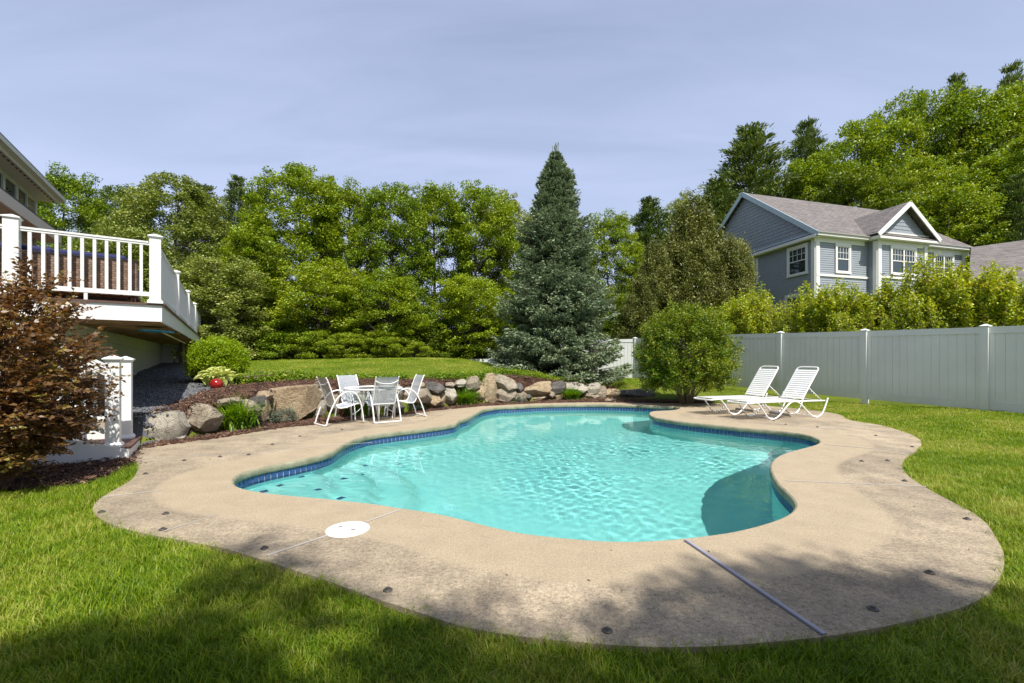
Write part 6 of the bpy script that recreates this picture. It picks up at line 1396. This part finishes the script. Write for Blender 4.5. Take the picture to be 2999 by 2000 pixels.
def grass_clump(seed, n, rad, hgt, w):
    r = np.random.default_rng(seed); V = []; Fq = []; lv = []
    for i in range(n):
        th = r.random()*6.283; k = rad*math.sqrt(r.random()); ph = r.random()*6.283; x0, y0 = k*math.cos(ph), k*math.sin(ph); h = hgt*(.5+.6*r.random()); ln = h*(.15+.75*r.random()); ca, sa = math.cos(th), math.sin(th); b = len(V); v = r.random(); ww = w*(.7+.6*r.random())
        for t in (0, .55, 1.0):
            z = h*(t-.22*t*t); o_ = ln*t*t; q = ww*(1-t*.85)*.5
            for sg in (-1, 1): V.append((x0+ca*o_-sa*q*sg, y0+sa*o_+ca*q*sg, z)); lv.append(v)
        Fq += [(b,b+1,b+3,b+2),(b+2,b+3,b+5,b+4)]
    me = np_mesh('grass_clump', V, Fq, False); at = me.attributes.new('lv', 'FLOAT', 'POINT'); at.data.foreach_set('value', np.array(lv, np.float32)); me.materials.append(M_grass); return me
def lawn_mask(X, Y):
    ok = ~inside(deck, X, Y); ok &= ~inside(bed_left, X, Y) & ~inside(bed_up, X, Y) & ~inside(bed_front, X, Y) & ~inside(gravel_poly, X, Y)
    dw = dist_poly(wall_line, X, Y, False); ok &= ~((dw < .55) & inside(behind_poly, X, Y))
    # visible wedge and this side of the fence
    ok &= (np.abs(X) < Y*1.20+.4) & (Y > 1.55)
    fl = np.array([[12.9,3.5]]+[list(p[:2]) for p in fpts]+[[1.05,22.4],[-2.0,23.0],[-14,23],[-30,8],[-8,-2],[14,-2]]); ok &= inside(fl, X, Y)
    # not under the raised deck / house
    dk = np.array([(K+v).to_2d() for v in (Vector((0,0,0))-b_*.3, b_*13.4, b_*13.4+a_*9, a_*9-b_*.3)]); ok &= ~inside(dk, X, Y); ok &= ~((X < -4.9) & (Y > 4.6) & (Y < 9))
    return ok
def lawn_points(dens, y0, y1, rg, xr=(-16,15)):
    n = int(dens*(xr[1]-xr[0])*(y1-y0)); X = rg.uniform(*xr, n); Y = rg.uniform(y0, y1, n); k = lawn_mask(X, Y); return X[k], Y[k]
rg = np.random.default_rng(5)
near_src = []; far_src = []
holder = None
for k in range(5):
    o = link('grass_clump', grass_clump(200+k, 26, .055, .066, .0042)); x, y = -1.8+.33*k, 2.3+.05*k; o.location = (x, y, gz(x, y)); near_src.append(o)
for k in range(4):
    o = link('grass_clump', grass_clump(210+k, 34, .12, .055, .0085)); x, y = 7.5+.3*k, 8.0; o.location = (x, y, gz(x, y)); far_src.append(o)
def put(name, X, Y, src, hs, zo=0.0):
    n = len(X); Z = ground_z(X, Y)+zo; rot = np.stack([rg.normal(size=n)*.12, rg.normal(size=n)*.12, rg.random(n)*6.283], 1); s_ = hs*(.75+.5*rg.random(n)); pat = .85+.35*fbm(X, Y, 1.1, 3, 2.0)
    o = scatter(name, np.stack([X, Y, Z], 1), rot, np.stack([s_*1.05, s_*1.05, s_*pat], 1), rg.integers(0, len(src), n), src, None); return o
X1, Y1 = lawn_points(760, 1.55, 4.2, rg, (-6,6)); X2, Y2 = lawn_points(430, 4.2, 7.2, rg, (-9,9)); 
grass_near = put('near_grass', np.r_[X1, X2], np.r_[Y1, Y2], near_src, 1.0)
X3, Y3 = lawn_points(150, 7.2, 12.5, rg, (-14,14.5)); X4, Y4 = lawn_points(85, 12.5, 23, rg, (-12,14))
grass_far = put('far_grass', np.r_[X3, X4], np.r_[Y3, Y4], far_src, .85)
for o in near_src: o.parent = grass_near; tag(o, kind='stuff')
for o in far_src: o.parent = grass_far; tag(o, kind='stuff')
# bark chips
M_chip = simple('bark_chips', (.12,.060,.036), .85, var=.75, scale=9)
def chip_src(mt, name, seed, n=14, L0=.035, flat=True):
    r = np.random.default_rng(seed); s = MB()
    for i in range(n):
        x, y = r.normal(size=2)*.05; a = r.random()*6.283; L1 = L0*(.4+.9*r.random()); w = L1*(.16+.3*r.random()) if flat else L1*(.6+.4*r.random()); h = .004 if flat else L1*.5; tl = r.normal()*.35
        Mx = Matrix.Translation((x, y, .006+.012*r.random())) @ Matrix.Rotation(a, 4, 'Z') @ Matrix.Rotation(tl, 4, 'Y') @ Matrix.Rotation(r.normal()*.4, 4, 'X'); s.box(-L1/2, L1/2, -w/2, w/2, -h/2, h/2, Mx)
    me = s.mesh(name); me.materials.append(mt); return me
M_chips = []
for k, c in enumerate([(.085,.042,.026),(.16,.085,.052),(.045,.025,.018),(.24,.15,.10)]): M_chips.append(simple('bark_chip_%s' % 'abcd'[k], c, .85, var=.3, scale=20))
def mat_chips():
    out = []
    for k in range(4): o = link('bark_chip_pile', chip_src(M_chips[k], 'bark_chips', 300+k)); x, y = -4.9+.1*k, 4.95; o.location = (x, y, gz(x, y)+.02); out.append(o)
    return out
cs = mat_chips(); CX_, CY_, CZ_ = [], [], []
for poly, dens, zf, dz in ((bed_front, 420, 0, .006), (bed_left, 520, 1, .022), (bed_up, 260, 1, .04)):
    x0, y0 = poly.min(0); x1, y1 = poly.max(0); n = int((x1-x0)*(y1-y0)*dens); X = rg.uniform(x0, x1, n); Y = rg.uniform(y0, y1, n); k = inside(poly, X, Y) & (np.abs(X) < Y*1.2) & ~inside(deck, X, Y)
    X, Y = X[k], Y[k]; CX_.append(X); CY_.append(Y); CZ_.append((ground_z(X, Y) if zf else np.zeros(len(X))-.012)+dz)
X = np.concatenate(CX_); Y = np.concatenate(CY_); Z = np.concatenate(CZ_); n = len(X)
chips = scatter('bark_chips', np.stack([X, Y, Z], 1), np.stack([rg.normal(size=n)*.2, rg.normal(size=n)*.2, rg.random(n)*6.283], 1), np.repeat((.8+.5*rg.random(n))[:,None], 3, 1), np.minimum(3, rg.choice(4, n, p=[.38,.30,.24,.08])), cs, None)
for o in cs: o.parent = chips; tag(o, kind='stuff')
M_gr = simple('grey_crushed_stone', (.12,.125,.135), .9, var=.6, scale=25)
gsrc = []
for k in range(3): o = link('crushed_stone', chip_src(M_gr, 'crushed_stone', 320+k, 22, .028, False)); o.location = (-6.2, 8.2+.1*k, gz(-6.2, 8.2)+.03); gsrc.append(o)
x0, y0 = gravel_poly.min(0); x1, y1 = gravel_poly.max(0); n = int((x1-x0)*(y1-y0)*150); X = rg.uniform(x0, x1, n); Y = rg.uniform(y0, y1, n); k = inside(gravel_poly, X, Y) & (Y < 14); X, Y = X[k], Y[k]; n = len(X)
gravel = scatter('gravel_stones', np.stack([X, Y, ground_z(X, Y)+.035], 1), np.stack([np.zeros(n), np.zeros(n), rg.random(n)*6.283], 1), np.repeat((.8+.6*rg.random(n))[:,None], 3, 1), rg.integers(0, 3, n), gsrc, None)
for o in gsrc: o.parent = gravel; tag(o, kind='stuff')
